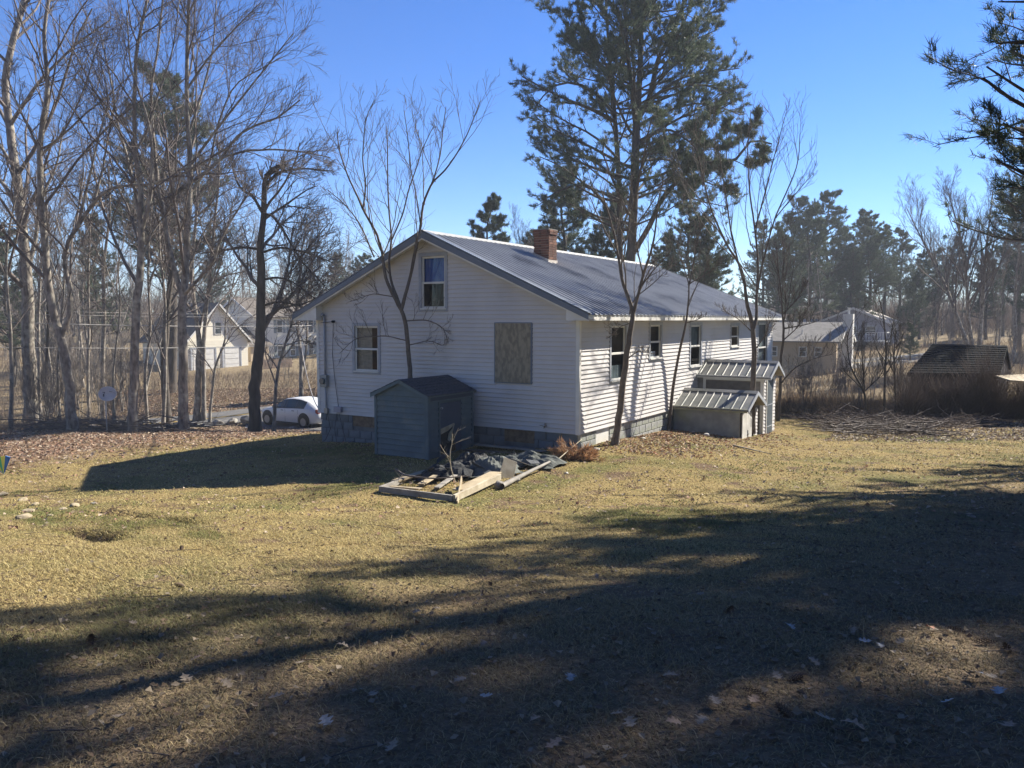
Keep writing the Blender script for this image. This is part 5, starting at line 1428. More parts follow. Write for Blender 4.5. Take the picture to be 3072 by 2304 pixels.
# ================================================================== WOODS
def proto_bare(seed, h, r0, spreadL, m=(16, 6, 5, 3), lean=.0, stems=1):
    R = np.random.default_rng(seed); tr = Tubes(); br = Tubes(); PP = []; RR = []
    for s_ in range(stems):
        a = R.uniform(0, 6.28); ln = R.uniform(.02, .10) + (.12 if stems > 1 else 0)
        pts = [np.array([0, 0, -.2])]
        d = unit(np.array([math.cos(a) * ln, math.sin(a) * ln, 1.0]))
        for k in range(9):
            d = unit(d + R.normal(size=3) * [.07, .07, .0] + [0, 0, .05]); pts.append(pts[-1] + d * h / 9)
        p, r = resample(pts, np.linspace(r0, r0 * .12, 10), 14); r[0] *= 1.4; tr.add(p, r, 6); PP.append(p); RR.append(r)
    PP = np.stack(PP); RR = np.stack(RR)
    p1, r1 = branch(R, PP, RR, m[0], .32, .98, (.4, .8), (1, 1), 6, .12, .4, rr=.5, tipr=.3, absl=lambda t: spreadL * (1.15 - t * .75)); br.add(p1, np.maximum(r1, .008), 4)
    p2, r2 = branch(R, p1, r1, m[1], .15, 1, (.35, .8), (.35, .6), 4, .12, .25, rr=.55, tipr=.4); br.add(p2, np.maximum(r2, .006), 3)
    p3, r3 = branch(R, p2, r2, m[2], .15, 1, (.35, .8), (.4, .7), 3, .12, .2, rr=.6, tipr=.5); br.add(p3, np.maximum(r3, .005), 3)
    if m[3]:
        p4, r4 = branch(R, p3, r3, m[3], .15, 1, (.35, .8), (.5, .8), 3, .12, .2, rr=.7, tipr=.6); br.add(p4, np.maximum(r4, .004), 3)
    return tr.mesh('trunk', bark), br.mesh('crown', twig_far)
PB = [proto_bare(301, 13, .13, 3.2), proto_bare(302, 15, .17, 4.2, m=(18, 6, 5, 3)), proto_bare(303, 11, .09, 2.2, m=(15, 6, 5, 2)), proto_bare(304, 14, .12, 3.0, stems=2, m=(13, 6, 5, 2)), proto_bare(305, 17, .2, 6.0, m=(26, 7, 6, 3)), proto_bare(306, 17, .22, 7.0, m=(22, 8, 6, 4), stems=3)]
PS = [proto_bare(311, 4.2, .03, 1.3, m=(9, 5, 4, 0), stems=4), proto_bare(312, 3.4, .025, 1.2, m=(9, 5, 4, 0), stems=5), proto_bare(313, 5.5, .04, 1.5, m=(12, 5, 4, 0), stems=2)]
def place(kind, me2, x, y, s, rz, label, group, cat='tree', names=('trunk', 'crown')):
    root = thing(kind, (x, y, Hs(x, y)), label, cat, group, rz=rz); root.scale = (s, s, s * random.uniform(.92, 1.1))
    for nme, me in zip(names, me2): link_mesh(nme, me, root)
    return root
FOOT = [(P(650, 1100, 77), 11), (P(860, 1100, 88), 12), (o4 + D1 * 3 + D2 * 6.5, 9.5), (o5 + D1 * 5 + D2 * 3, 8), (HW(8, 4), 12.5), (o6 + [0, 3, 0], 5), ((rl + er) / 2, 4.5)]
def free(x, y, pad=0, road=4.2):
    for p, r in FOOT:
        if (x - p[0]) ** 2 + (y - p[1]) ** 2 < (r * .72 + pad) ** 2: return False
    return np.min((ROAD[:, 0] - x) ** 2 + (ROAD[:, 1] - y) ** 2) > road ** 2
def scatter(n, px, Dr, protos, kind, label, group, smin, smax, seed, cat='tree', pad=0, avoid=None, mind=0, names=('trunk', 'crown')):
    R = random.Random(seed); done = 0; tries = 0; pts = []
    while done < n and tries < n * 30:
        tries += 1
        D = math.sqrt(R.uniform(Dr[0] ** 2, Dr[1] ** 2)); sx = R.uniform(*px)
        x, y = (sx - CX) / 2395 * D, D
        if not free(x, y, pad): continue
        if avoid and avoid(sx, D): continue
        if mind and any((x - a) ** 2 + (y - b) ** 2 < mind ** 2 for a, b in pts): continue
        pts.append((x, y))
        place(kind, R.choice(protos), x, y, R.uniform(smin, smax), R.uniform(0, 6.28), label, group, cat, names); done += 1
view_l = lambda sx, D: 540 < sx < 975 and D < 74
scatter(20, (-350, 560), (50, 74), PB[:4], 'bare_tree', 'grey leafless tree in the wood across the road on the left', 'leafless trees in the left wood', .62, .95, 1, mind=1.5)
scatter(50, (-400, 1250), (88, 140), PB[:4], 'bare_tree', 'leafless tree in the deep wood behind the cream houses', 'leafless trees in the deep wood', .75, 1.05, 2, mind=1.5)
scatter(26, (-300, 520), (46, 80), PS, 'shrub', 'tangled bare shrub under the left wood', 'bare shrubs under the left wood', .8, 1.5, 3, cat='shrub')
scatter(14, (-200, 420), (31, 38), PS, 'shrub', 'tangled bare shrub between the lawn and the road', 'bare shrubs beside the road', .5, .8, 4, cat='shrub')
scatter(10, (540, 960), (58, 70), PS, 'shrub', 'low bare shrub before the cream houses', 'low shrubs before the cream houses', .35, .6, 5, cat='shrub')
scatter(5, (940, 1130), (60, 78), PB[:3], 'bare_tree', 'small leafless tree showing over the left roof slope', 'leafless trees over the left roof slope', .5, .65, 6)
scatter(66, (2330, 3350), (98, 145), PB[:4], 'bare_tree', 'leafless tree in the wood behind the right-hand houses', 'leafless trees in the right wood', .7, 1.0, 7, mind=1.5)
scatter(22, (2650, 3250), (58, 92), PS + PB[2:3], 'shrub', 'bare shrub on the slope behind the dark shed', 'bare shrubs on the right slope', .7, 1.1, 8, cat='shrub')
scatter(15, (2380, 3150), (29.5, 38), PS, 'shrub', 'bare bush in the thicket at the far side of the right lawn', 'bushes of the right thicket', .38, .62, 9, cat='shrub', avoid=lambda sx, D: sx < 2700 and D < 33 and False)
scatter(7, (2330, 2640), (40, 56), PS, 'shrub', 'bare bush before the tan ranch house', 'bushes before the ranch house', .4, .7, 10, cat='shrub')
def pos(sx, D): return (sx - CX) / 2395 * D, D
x, y = pos(2935, 60); place('maple_tree', PB[5], x, y, .86, 1.0, 'large spreading bare maple above the dark-roofed shed', None)
x, y = pos(3040, 66); place('maple_tree', PB[1], x, y, .85, 2.0, 'bare tree at the right edge behind the lean-to', None)
x, y = pos(1560, 56); place('maple_tree', PB[4], x, y, .74, 2.6, 'fan-shaped bare maple behind the chimney', None)
x, y = pos(1990, 62); place('maple_tree', PB[1], x, y, .6, .6, 'bare tree behind the ridge right of the tall pine', None)
x, y = pos(2440, 70); place('maple_tree', PB[3], x, y, .7, .6, 'slim bare tree behind the tan ranch house', None)

def proto_pine(seed, h, r, **kw):
    o = std_pine('pine_tree', 'x', 0, -60, h, r, None, seed, **kw)
    ms = [c.data for c in sorted(o.children, key=lambda c: ['trunk', 'branches', 'needles'].index(c.name.split('.')[0]))]
    for c in list(o.children): bpy.data.objects.remove(c)
    bpy.data.objects.remove(o)
    return ms
pk = dict(m2=13, kt=7, size=.30, tuf=(7, 9), bend=.03, ang=(1.2, 1.6), flat=.3, s2=.12, l2=(.30, .5), f2=.16, quant=26, col=((.05, .07, .045), (.12, .15, .085)))
PP_ = [proto_pine(401, 16, 3.6, nl=84, t0=.22, **pk), proto_pine(402, 19, 4.4, nl=84, t0=.35, **pk), proto_pine(403, 13, 3.3, nl=80, t0=.15, **pk), proto_pine(404, 18, 3.2, nl=66, t0=.45, **pk)]
N3 = ('trunk', 'branches', 'needles')
for sx, D, k, s, lab in [(505, 58, 1, 1.2, 'big grey-green pine among the maples on the left'), (300, 72, 0, .8, 'small pine low behind the maples'), (640, 100, 2, .8, 'small dark pine beyond the cream garage'), (30, 62, 0, .75, 'pine at the far left edge'),
        (1475, 62, 0, .82, 'pine left of the chimney'), (1415, 66, 2, .72, 'low pine at the left end of the ridge behind'), (1580, 64, 2, .95, 'pine directly behind the chimney'), (1700, 60, 0, .95, 'pine at the left foot of the tall dark pine'), (1800, 58, 2, 1.0, 'pine behind the trunks of the tall dark pine'),
        (2060, 58, 1, .68, 'pine right of the tall dark pine'), (2110, 54, 2, .78, 'pine above the far roof end'), (2005, 64, 0, .70, 'slim pine between trunks and roof end'), (1085, 92, 2, .9, 'distant pine over the left roof slope'), (1030, 98, 2, .8, 'distant small pine near the left eave')]:
    x, y = pos(sx, D); place('pine_tree', PP_[k], x, y, s, random.uniform(0, 6), lab, 'pines behind the house' if sx > 1300 else None, names=N3)
for i, (sx, D, k, s) in enumerate([(2330, 84, 0, .85), (2385, 92, 1, .84), (2430, 88, 0, .98), (2480, 94, 1, .93), (2520, 98, 0, .86), (2575, 100, 3, .83), (2600, 96, 1, .82), (2650, 102, 3, .78), (2555, 92, 0, .68), (2690, 106, 1, .72), (2760, 98, 0, .62), (2810, 108, 1, .62),
        (2860, 100, 3, .64), (2960, 95, 0, .65), (3060, 84, 1, .82), (3120, 80, 0, .98), (3010, 100, 3, .68), (2280, 100, 1, .72), (2740, 92, 2, .62), (3160, 72, 2, .9)]):
    x, y = pos(sx, D); place('pine_tree', PP_[k], x, y, s, i * 1.7, 'tall pine in the wood beyond the ranch house', 'pines in the right wood', names=N3)
x, y = pos(2735, 70); place('pine_tree', PP_[2], x, y, .26, 2, 'small blue-green conifer beside the small grey house', None, names=N3)
x, y = 31.5, 44.5; place('pine_tree', PP_[1], x, y, 1.2, .3, 'broad dark pine cut by the right edge of the photo', None, names=N3)
for i in range(16):  # trees added out of view on the left, to darken the attic window's reflection
    x, y = -30 - 5 * (i % 4) - random.uniform(0, 4), -4 + 1.25 * i
    if x / y < -.75 or y < 1: place('pine_tree' if i % 2 else 'bare_tree', PP_[i % 4] if i % 2 else PB[i % 4], x, y, .95, i, 'unseen tree added left of the photographer to darken the window reflection', 'unseen trees added around the photographer', names=N3 if i % 2 else ('trunk', 'crown'))
# unseen trees added behind the photographer, dimming sky light on gable and glass
for i in range(34):
    a = math.radians(178 + i * 5.4); rr2 = 17 + 8 * (i % 3); x, y = rr2 * math.cos(a), rr2 * math.sin(a) - 7
    if i % 4: place('pine_tree', PP_[i % 4], x, y, 1.15, i, 'unseen pine added behind the photographer to block sky light', 'unseen trees added around the photographer', names=N3)
    else: place('bare_tree', PB[i % 4], x, y, 1.0, i, 'unseen leafless tree added behind the photographer to block sky light', 'unseen trees added around the photographer', names=N3)

# ================================================================== UNDERGROWTH, LEAVES, GRASS
def stems_field(name, label, pts, hgt, r, m, seed, lean=.25, kids=3, cat='undergrowth', kr=(.35, .7)):
    R = np.random.default_rng(seed); N = len(pts)
    z = H0(pts[:, 0], pts[:, 1]); p0 = np.stack([pts[:, 0], pts[:, 1], z - .05], 1)
    cn = .55 + .45 * np.sin(pts[:, 0] * 1.7 + 1.3 * np.sin(pts[:, 1] * .9 + seed)) * np.sin(pts[:, 1] * 1.1 + pts[:, 0] * .37) + .25 * np.sin(pts[:, 0] * 4.1 + seed)
    h = (hgt[0] + (hgt[1] - hgt[0]) * R.random(N) ** 1.4 * np.clip(cn, .15, 1.1))[:, None]
    d = unit(np.concatenate([R.normal(size=(N, 2)) * lean, np.ones((N, 1))], 1)); P_ = [p0]; cur = d
    for k in range(3):
        cur = unit(cur + R.normal(size=cur.shape) * .13 + np.array([0, 0, -.05 * k])); P_.append(P_[-1] + cur * h / 3)
    pp = np.stack(P_, 1); rr = np.full((N, 1), 1.0) * r * R.uniform(.6, 1.3, (N, 1)) * np.linspace(1, .35, 4)[None]
    T = Tubes(); T.add(pp, rr, 3)
    if kids:
        a, b = branch(R, pp, rr, kids, .25, 1, (.35, .9), kr, 3, .12, .1, rr=.7, tipr=.5); T.add(a, b, 3)
    o = link_mesh(name, T.mesh(name, m)); tag(o, label, cat, kind='stuff'); return o
def wedge(R, n, px, Dr, pad=0, cond=None):
    D = np.sqrt(R.uniform(Dr[0] ** 2, Dr[1] ** 2, n * 3)); sx = R.uniform(px[0], px[1], n * 3)
    q = np.stack([(sx - CX) / 2395 * D, D], 1)
    ok = np.ones(len(q), bool)
    for p, r in FOOT: ok &= (q[:, 0] - p[0]) ** 2 + (q[:, 1] - p[1]) ** 2 > (r * .62) ** 2
    dr = np.min((q[:, None, 0] - ROAD[None, ::3, 0]) ** 2 + (q[:, None, 1] - ROAD[None, ::3, 1]) ** 2, axis=1); ok &= dr > 3.6 ** 2
    if cond is not None: ok &= cond(q[:, 0], q[:, 1], sx, D)
    return q[ok][:n]
R5 = np.random.default_rng(55)
stem_brown = mat('brush_stem', (.27, .20, .145), (.17, .13, .10), scale=1.5, rough=.95)
stem_tan = mat('dry_weed', (.40, .29, .17), (.28, .19, .11), scale=1.5, rough=.95)
stem_dark = mat('dark_brush', (.13, .10, .085), (.08, .062, .055), scale=1.5, rough=.95)
nohouse = lambda x, y, sx, D: ~((sx > 2690) & (D > 30.2) & (D < 37))
stems_field('undergrowth', 'tangled brown undergrowth along the left edge of the lawn', wedge(R5, 1500, (-300, 400), (28.5, 38), cond=lambda x, y, sx, D: D > 28.5 + np.clip((sx - 100) / 45, 0, 9)), (.3, 1.7), .009, stem_brown, 1, lean=.55)
stems_field('undergrowth', 'brown brush under the wood across the road', wedge(R5, 4200, (-350, 560), (47, 84)), (.4, 2.6), .014, stem_brown, 2)
stems_field('undergrowth', 'deep brown thicket closing the wood behind the cream houses', wedge(R5, 7500, (-400, 1250), (95, 150)), (2.0, 8.5), .033, stem_brown, 3, lean=.15, kids=4, kr=(.25, .5))
stems_field('undergrowth', 'low bramble before the cream houses', wedge(R5, 2500, (540, 975), (53, 72)), (.3, 1.2), .012, stem_brown, 4, lean=.5)
stems_field('undergrowth', 'grey-brown thicket closing the wood on the right', wedge(R5, 8000, (2300, 3350), (105, 155)), (2.0, 8.0), .035, stem_brown, 5, lean=.15, kids=4, kr=(.25, .5))
stems_field('tall_weeds', 'band of tall dry tan weeds beyond the right lawn', wedge(R5, 7000, (2330, 2790), (30, 42), cond=nohouse), (.35, 1.15), .008, stem_tan, 6, lean=.35)
stems_field('tall_weeds', 'dry weeds on the slope around the far houses', wedge(R5, 5000, (2330, 3200), (44, 90)), (.3, 1.3), .014, stem_tan, 7, lean=.35)
stems_field('brush_thicket', 'dense dark brush in front of the dark-roofed shed', wedge(R5, 7000, (2720, 3260), (27.6, 30.4)), (.5, 2.9), .008, stem_dark, 8, lean=.22, kids=4)
stems_field('brush_thicket', 'dark scrub behind the cellar entry', wedge(R5, 600, (2340, 2700), (29.5, 32)), (.3, 1.2), .007, stem_dark, 9, lean=.3)

def leaf_mesh(name, label, q, size, cols, seed, lift=.01, cat='leaves'):
    "curled leaves: two bent quads each"
    R = np.random.default_rng(seed); N = len(q); z = H(q[:, 0], q[:, 1]) + lift
    c = np.stack([q[:, 0], q[:, 1], z], 1)
    a = R.uniform(0, 6.28, N); u = np.stack([np.cos(a), np.sin(a), R.normal(size=N) * .35], 1); u = unit(u)
    v = unit(np.cross(u, unit(np.stack([R.normal(size=N) * .4, R.normal(size=N) * .4, np.ones(N)], 1))))
    w = np.cross(u, v); w *= np.sign(w[:, 2:3]) 
    s = size * R.uniform(.6, 1.4, (N, 1)); b = s * R.uniform(.3, .55, (N, 1)); curl = s * R.uniform(.05, .4, (N, 1))
    V = np.stack([c - u * s * .5, c + v * b + w * curl, c + u * s * .5, c - v * b + w * curl * R.uniform(.2, 1, (N, 1)), c], 1)
    idx = np.arange(N)[:, None] * 5
    Fs = np.concatenate([idx + [0, 1, 4], idx + [1, 2, 4], idx + [2, 3, 4], idx + [3, 0, 4]])
    cc = cols[R.integers(0, len(cols), N)] * R.uniform(.65, 1.25, (N, 1))
    V = V.reshape(-1, 3)
    o = link_mesh(name, fast_mesh(name, V, Fs.astype(np.int64), MATS['dead_leaf'], col=np.repeat(cc, 5, 0)))
    return tag(o, label, cat, kind='stuff')
mat_attr('dead_leaf', rough=.75, trans=.2, spec=.3)
BR = np.array([(.27, .19, .135), (.33, .25, .18), (.19, .125, .085), (.40, .32, .24), (.28, .165, .11)])
RD = np.array([(.30, .15, .09), (.34, .22, .13), (.22, .12, .08), (.40, .32, .22), (.25, .20, .13)])
GY = np.array([(.30, .25, .20), (.40, .34, .27), (.24, .18, .13), (.20, .14, .10)])
leaf_mesh('leaf_litter', 'brown fallen leaves drifted along the left edge of the lawn', wedge(R5, 30000, (-250, 960), (14, 42), cond=lambda x, y, sx, D: zone(x, y)[0] > R5.random(len(x))), .09, BR, 1)
q = np.stack([R5.uniform(0.2, 8.5, 5500), R5.uniform(-3.6, -.05, 5500)], 1); q = q[(R5.random(5500) < np.exp(-((q[:, 1] + .9) / 1.4) ** 2)) & ~((q[:, 0] > 5.7) & (q[:, 1] > -2.0))]
leaf_mesh('leaf_litter', 'reddish leaves and bark scraps along the foot of the sunlit wall', np.stack([CORNER[0] + D1[0] * q[:, 0] + D2[0] * q[:, 1], CORNER[1] + D1[1] * q[:, 0] + D2[1] * q[:, 1]], 1), .07, RD, 2)
leaf_mesh('leaf_litter', 'dark leaf litter among the cut branches on the right', wedge(R5, 6000, (2350, 3200), (21.5, 28.5)), .09, GY, 3)
leaf_mesh('leaf_litter', 'small dead leaves sprinkled over the near lawn', wedge(R5, 4200, (-250, 3300), (2.4, 12), cond=lambda x, y, sx, D: (zone(x, y)[1] * .9 + .05) > R5.random(len(x))),   .034, GY * .62 * [1.05, 1, .9], 4, lift=.02)
leaf_mesh('leaf_litter', 'small leaves sprinkled over the sunlit lawn', wedge(R5, 4200, (-250, 3300), (9, 28)), .06, BR, 5, lift=.02)
leaf_mesh('leaf_litter', 'leaves on the far road bank', wedge(R5, 12000, (300, 980), (47, 60)), .14, BR, 6)

# individual oak leaves, pine cones
def oak_leaf_mesh(seed):
    R = random.Random(seed); out = []
    n = 26
    for i in range(n):
        t = i / (n - 1); w = math.sin(math.pi * min(1, t * 1.02)) ** .8 * (.30 + .14 * math.cos(t * math.pi * 7 + .4)) * (.7 + .5 * t)
        out.append((t, max(.008, w)))
    vs = []; cv = R.uniform(.15, .5); tw = R.uniform(-.4, .4)
    for t, w in out:
        for s in (-1, 0, 1):
            z = cv * (w * w) * 1.6 * (1 if s else 0) + .12 * math.sin(t * 3 + seed) + tw * s * w * t * .6
            vs.append((t - .5, s * w, z + .02))
    fs = [(3 * i + k, 3 * i + 3 + k, 3 * i + 4 + k, 3 * i + 1 + k) for i in range(n - 1) for k in (0, 1)]
    vs += [(-.5, .008, .02), (-.5, -.008, .02), (-.72, 0, .06)]; b = len(vs) - 3; fs.append((b, b + 1, b + 2))
    me = bpy.data.meshes.new('oak_leaf'); me.from_pydata(vs, [], fs); return me
LM = [oak_leaf_mesh(k) for k in range(5)]
leaf_m = [mat('oak_leaf_pale', (.25, .20, .145), (.17, .13, .09), scale=9, rough=.7), mat('oak_leaf_brown', (.30, .20, .13), (.22, .14, .09), scale=9, rough=.7), mat('oak_leaf_silver', (.30, .29, .27), (.21, .205, .20), scale=7, rough=.6), mat('oak_leaf_rust', (.34, .13, .06), (.26, .10, .05), scale=9, rough=.7)]
LMM = {}
def oak_leaf(sx, sy, size, k, mi, rz):
    g = G(sx, sy); key = (k, mi)
    if key not in LMM: me = LM[k].copy(); me.materials.append(leaf_m[mi]); LMM[key] = me
    o = link_mesh('oak_leaf', LMM[key]); o.location = (g[0], g[1], g[2] + .015 + .15 * size); size *= .62; o.scale = (size,) * 3; o.rotation_euler = (random.uniform(-.3, .3), random.uniform(-.25, .25), rz)
    return tag(o, 'curled dead oak leaf lying on the near lawn', 'leaf', 'curled oak leaves on the near lawn')
spots = [(1025, 1955, .13, 0), (1735, 1845, .12, 0), (2145, 2135, .14, 0), (2260, 2130, .12, 1), (2475, 2190, .16, 0), (2555, 2235, .17, 1), (2925, 2050, .16, 2), (2995, 2095, .14, 2), (2970, 2060, .12, 0), (2595, 1940, .12, 2), (2370, 1905, .11, 2), (2640, 1955, .10, 2), (2700, 1945, .11, 0),
         (2100, 1790, .10, 0), (980, 2220, .14, 2), (1710, 2060, .12, 2), (1380, 2060, .12, 0), (830, 2130, .13, 0), (560, 2070, .14, 0), (1890, 2180, .14, 0), (2105, 2200, .13, 0), (2020, 2190, .12, 1), (1850, 2160, .11, 0), (2330, 2055, .11, 0), (1560, 1720, .09, 0), (1250, 1840, .1, 0), (680, 2080, .12, 0), (360, 2190, .13, 0),
         (1175, 2285, .13, 0), (1660, 2275, .13, 1), (2010, 2060, .12, 0), (2440, 2020, .12, 0), (2800, 2210, .12, 1), (3020, 2230, .14, 1), (2840, 2120, .12, 2), (1640, 1750, .1, 0), (1790, 1740, .1, 0), (2180, 1730, .09, 0), (2560, 1700, .09, 0), (1890, 1780, .1, 0), (2790, 1905, .11, 3), (2560, 1900, .1, 0), (1310, 1830, .09, 0), (1460, 2120, .12, 2), (1950, 1920, .1, 0), (1450, 1950, .1, 1), (590, 2010, .11, 1), (400, 1900, .1, 0), (1120, 2110, .12, 0), (900, 2010, .11, 0), (1610, 2210, .12, 1)]
for i, (sx, sy, s_, mi) in enumerate(spots): oak_leaf(sx, sy, s_, i % 5, mi, i * 2.4)
def pine_cone(sx, sy, L, rz, i):
    s = MB(); 
    for k in range(11):
        t = k / 10; r = .17 * math.sin(math.pi * min(.97, .08 + t * .9)) ** .7
        for j in range(8):
            a = j * 2 * math.pi / 8 + k * .4; c, sn = math.cos(a), math.sin(a); c2, s2 = math.cos(a + .5), math.sin(a + .5); c0, s0 = math.cos(a - .5), math.sin(a - .5)
            s.add([(t - .5, r * .45 * c0, r * .45 * s0), (t - .5, r * .45 * c2, r * .45 * s2), (t - .42, r * 1.15 * c, r * 1.15 * sn)], [(0, 1, 2)])
    if 'cone' not in LMM:
        o = s.build('pine_cone', mat('cone_brown', (.13, .085, .055), (.07, .05, .04), scale=12, rough=.85)); LMM['cone'] = o.data
    else: o = link_mesh('pine_cone', LMM['cone'])
    g = G(sx, sy); o.location = (g[0], g[1], g[2] + L * .16); o.scale = (L,) * 3; o.rotation_euler = (0, 0, rz)
    tag(o, 'brown open pine cone lying in the grass', 'pine cone', 'pine cones scattered on the lawn')
for i, (sx, sy) in enumerate([(845, 1880), (45, 1935), (540, 1770), (448, 2005), (275, 1935), (415, 1590), (1500, 1860), (2205, 1575), (2190, 1850), (2870, 1900), (2390, 2050), (2350, 2150), (2955, 1935), (3020, 1945), (2260, 2110), (815, 1660), (545, 1650)]):
    pine_cone(sx, sy, .13 if i != 4 else .16, i * 1.3, i)

# grass
def grass(name, label, px, Dr, n, size, seed, wid, kk=1.0):
    R = np.random.default_rng(seed)
    D = np.sqrt(R.uniform(Dr[0] ** 2, Dr[1] ** 2, n)); sx = R.uniform(px[0], px[1], n)
    x = (sx - CX) / 2395 * D; y = D
    hx = (x - CORNER[0]) * D1[0] + (y - CORNER[1]) * D1[1]; hy = (x - CORNER[0]) * D2[0] + (y - CORNER[1]) * D2[1]
    ok = ~((hx > -.1) & (hy > -.05) & (hy < 8.1)) & ~((hx > -2.0) & (hx < -.2) & (hy > 2.6) & (hy < 4.2)) & ~((hx > 5.7) & (hx < 9.1) & (hy > -2.0))
    lit, duff, far = zone(x, y)
    cl = np.sin(x * 2.3 + np.sin(y * 3.1)) * np.sin(y * 2.7 + 1.4 * np.sin(x * 1.9)) + .6 * np.sin(x * 7.3 + y * 5.1)
    cl2 = np.sin(x * .83 + 1.1 * np.sin(y * .61)) * np.sin(y * .77 + np.sin(x * .53 + 2))
    ok &= R.random(n) < (1 - .85 * lit) * (1 - .55 * duff) * (.72 + .28 * np.clip(cl + .5, 0, 1))
    ok &= R.random(n) < np.clip((29.5 - D) / 3, 0, 1)
    for ra, rb, rw, rd in _ruts[:2]: ok &= _rut(x, y, ra[:2], rb[:2], rw, rd) > -.35 * rd
    x, y, duff, cl, cl2 = x[ok], y[ok], duff[ok], cl[ok], cl2[ok]; n = len(x); z = H(x, y)
    a = R.uniform(0, 6.28, n); lean = R.uniform(.5, 2.2, n); h = size * R.uniform(.4, 1.25, n) * np.where(R.random(n) < .05, 1.8, 1) * (1 + .25 * cl) * (1 - .25 * duff)
    d = unit(np.stack([np.cos(a) * lean, np.sin(a) * lean, np.ones(n)], 1)); sd = np.stack([-np.sin(a), np.cos(a), np.zeros(n)], 1) * (wid * R.uniform(.6, 1.4, n))[:, None]
    b = np.stack([x, y, z - .004], 1); mid = b + d * (h * .55)[:, None]; d2 = unit(d + np.stack([np.cos(a) * .8, np.sin(a) * .8, -.5 * np.ones(n)], 1)); tip = mid + d2 * (h * .5)[:, None]
    tip[:, 2] = np.maximum(tip[:, 2], z + .004)
    V = np.stack([b - sd, b + sd, mid + sd * .7, mid - sd * .7, tip], 1).reshape(-1, 3); i5 = np.arange(n)[:, None] * 5
    straw = np.array([.40, .315, .125]); pale = np.array([.48, .40, .205]); grn = np.array([.12, .145, .04]); brn = np.array([.17, .115, .07]); dg = np.array([.20, .155, .105])
    g = np.clip(cl2 * 1.5 + .5 * cl + R.normal(size=n) * .35 - .45, 0, .85)[:, None]
    c = straw + (pale - straw) * R.random((n, 1)); c = c * (1 - g) + grn * g
    m_ = (R.random(n) < .15)[:, None]; c = np.where(m_, brn, c)
    rg = np.clip(x - 3.4 + (4 - y) * .2, 0, 1.5)[:, None] / 1.5 * np.clip(.5 + .8 * np.sin(x * 1.7 + y * 1.2), 0, 1)[:, None]
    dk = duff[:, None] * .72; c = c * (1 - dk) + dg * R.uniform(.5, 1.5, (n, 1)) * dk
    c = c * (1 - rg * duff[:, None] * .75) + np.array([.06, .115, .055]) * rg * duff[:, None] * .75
    c = c * R.uniform(.7, 1.18, (n, 1))
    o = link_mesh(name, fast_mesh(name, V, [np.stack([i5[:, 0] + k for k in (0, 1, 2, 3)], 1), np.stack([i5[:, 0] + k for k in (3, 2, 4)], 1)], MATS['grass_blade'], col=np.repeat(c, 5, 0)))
    return tag(o, label, 'grass', kind='stuff')
mat_attr('grass_blade', rough=.75, trans=.25, spec=.15)
grass('grass', 'short dry grass and duff of the nearest lawn', (-260, 3330), (2.0, 5.5), 230000, .06, 1, .0024)
grass('grass', 'short dry grass across the middle of the lawn', (-260, 3330), (5.5, 11), 300000, .05, 2, .0032)
grass('grass', 'straw-coloured grass of the far lawn', (-260, 3330), (11, 29.5), 300000, .05, 3, .0075)

# ================================================================== DEBRIS
def pw(sx, sy, dz=0.0): g = G(sx, sy); return np.array([g[0], g[1], g[2] + dz])
pf = thing('lumber_frame', pw(1250, 1480), 'broken frame of weathered lumber lying on the grass before the shed', 'lumber')
o_ = np.array(pf.location)
A, B, C_, D_ = pw(1140, 1482, .06), pw(1358, 1508, .06), pw(1500, 1450, .10), pw(1268, 1428, .06)
def board(a, b, w, h, m, name='board', label=None, upv=(0, 0, 1)):
    s = MB(); s.bar(a - o_, b - o_, w, h, upv); return s.build(name, m, pf, bevel=.004, label=label)
board(A, B, .045, .10, grey_wood, 'beam', 'grey weathered front beam'); board(B + [.02, 0, 0], C_, .05, .11, pale_wood, 'beam', 'pale right-hand beam')
board(pw(1375, 1490, .11), pw(1488, 1440, .12), .22, .025, raw_wood, 'plank'); board(pw(1185, 1462, .09), pw(1275, 1432, .12), .16, .03, raw_wood, 'plank'); board(pw(1262, 1470, .08), pw(1320, 1438, .10), .13, .025, raw_wood, 'plank')
board(pw(1310, 1478, .07), pw(1368, 1440, .09), .10, .025, grey_wood, 'plank'); board(pw(1165, 1470, .05), pw(1262, 1480, .05), .10, .02, raw_wood, 'plank'); board(A, D_, .05, .09, grey_wood, 'beam'); board(D_, pw(1430, 1425, .06), .05, .09, grey_wood, 'beam')
board(pw(1372, 1512, .0), pw(1385, 1470, .20) * [1, 1, 1], .09, .02, raw_wood, 'broken_stake', upv=(1, 0, .1))
def stick(name, label, pts, r, m, group=None, cat='branch', kids=0, seed=1, kr=(.3, .6)):
    R = np.random.default_rng(seed); pts = np.array(pts); p, rr = resample(pts, np.linspace(r, r * .45, len(pts)), 12); T = Tubes(); T.add(p, rr, 6)
    if kids:
        a, b = branch(R, p[None], rr[None], kids, .2, 1, (.4, 1.0), kr, 4, .12, .05, rr=.6, tipr=.4); T.add(a, b, 4)
        a, b = branch(R, a, b, 3, .2, 1, (.4, 1.0), (.4, .7), 3, .12, .05, rr=.6, tipr=.4); T.add(a, b, 3)
    o = link_mesh(name, T.mesh(name, m, p[0])); o.location = p[0]; return tag(o, label, cat, group)
stick('fallen_branch', 'long curved bare branch lying across the wooden frame', [pw(1188, 1440, .22), pw(1212, 1455, .16), pw(1260, 1462, .16), pw(1310, 1468, .17), pw(1395, 1462, .2)], .022, bark_young, kids=3, seed=3, kr=(.15, .3))
g0 = pw(1366, 1455, .05)
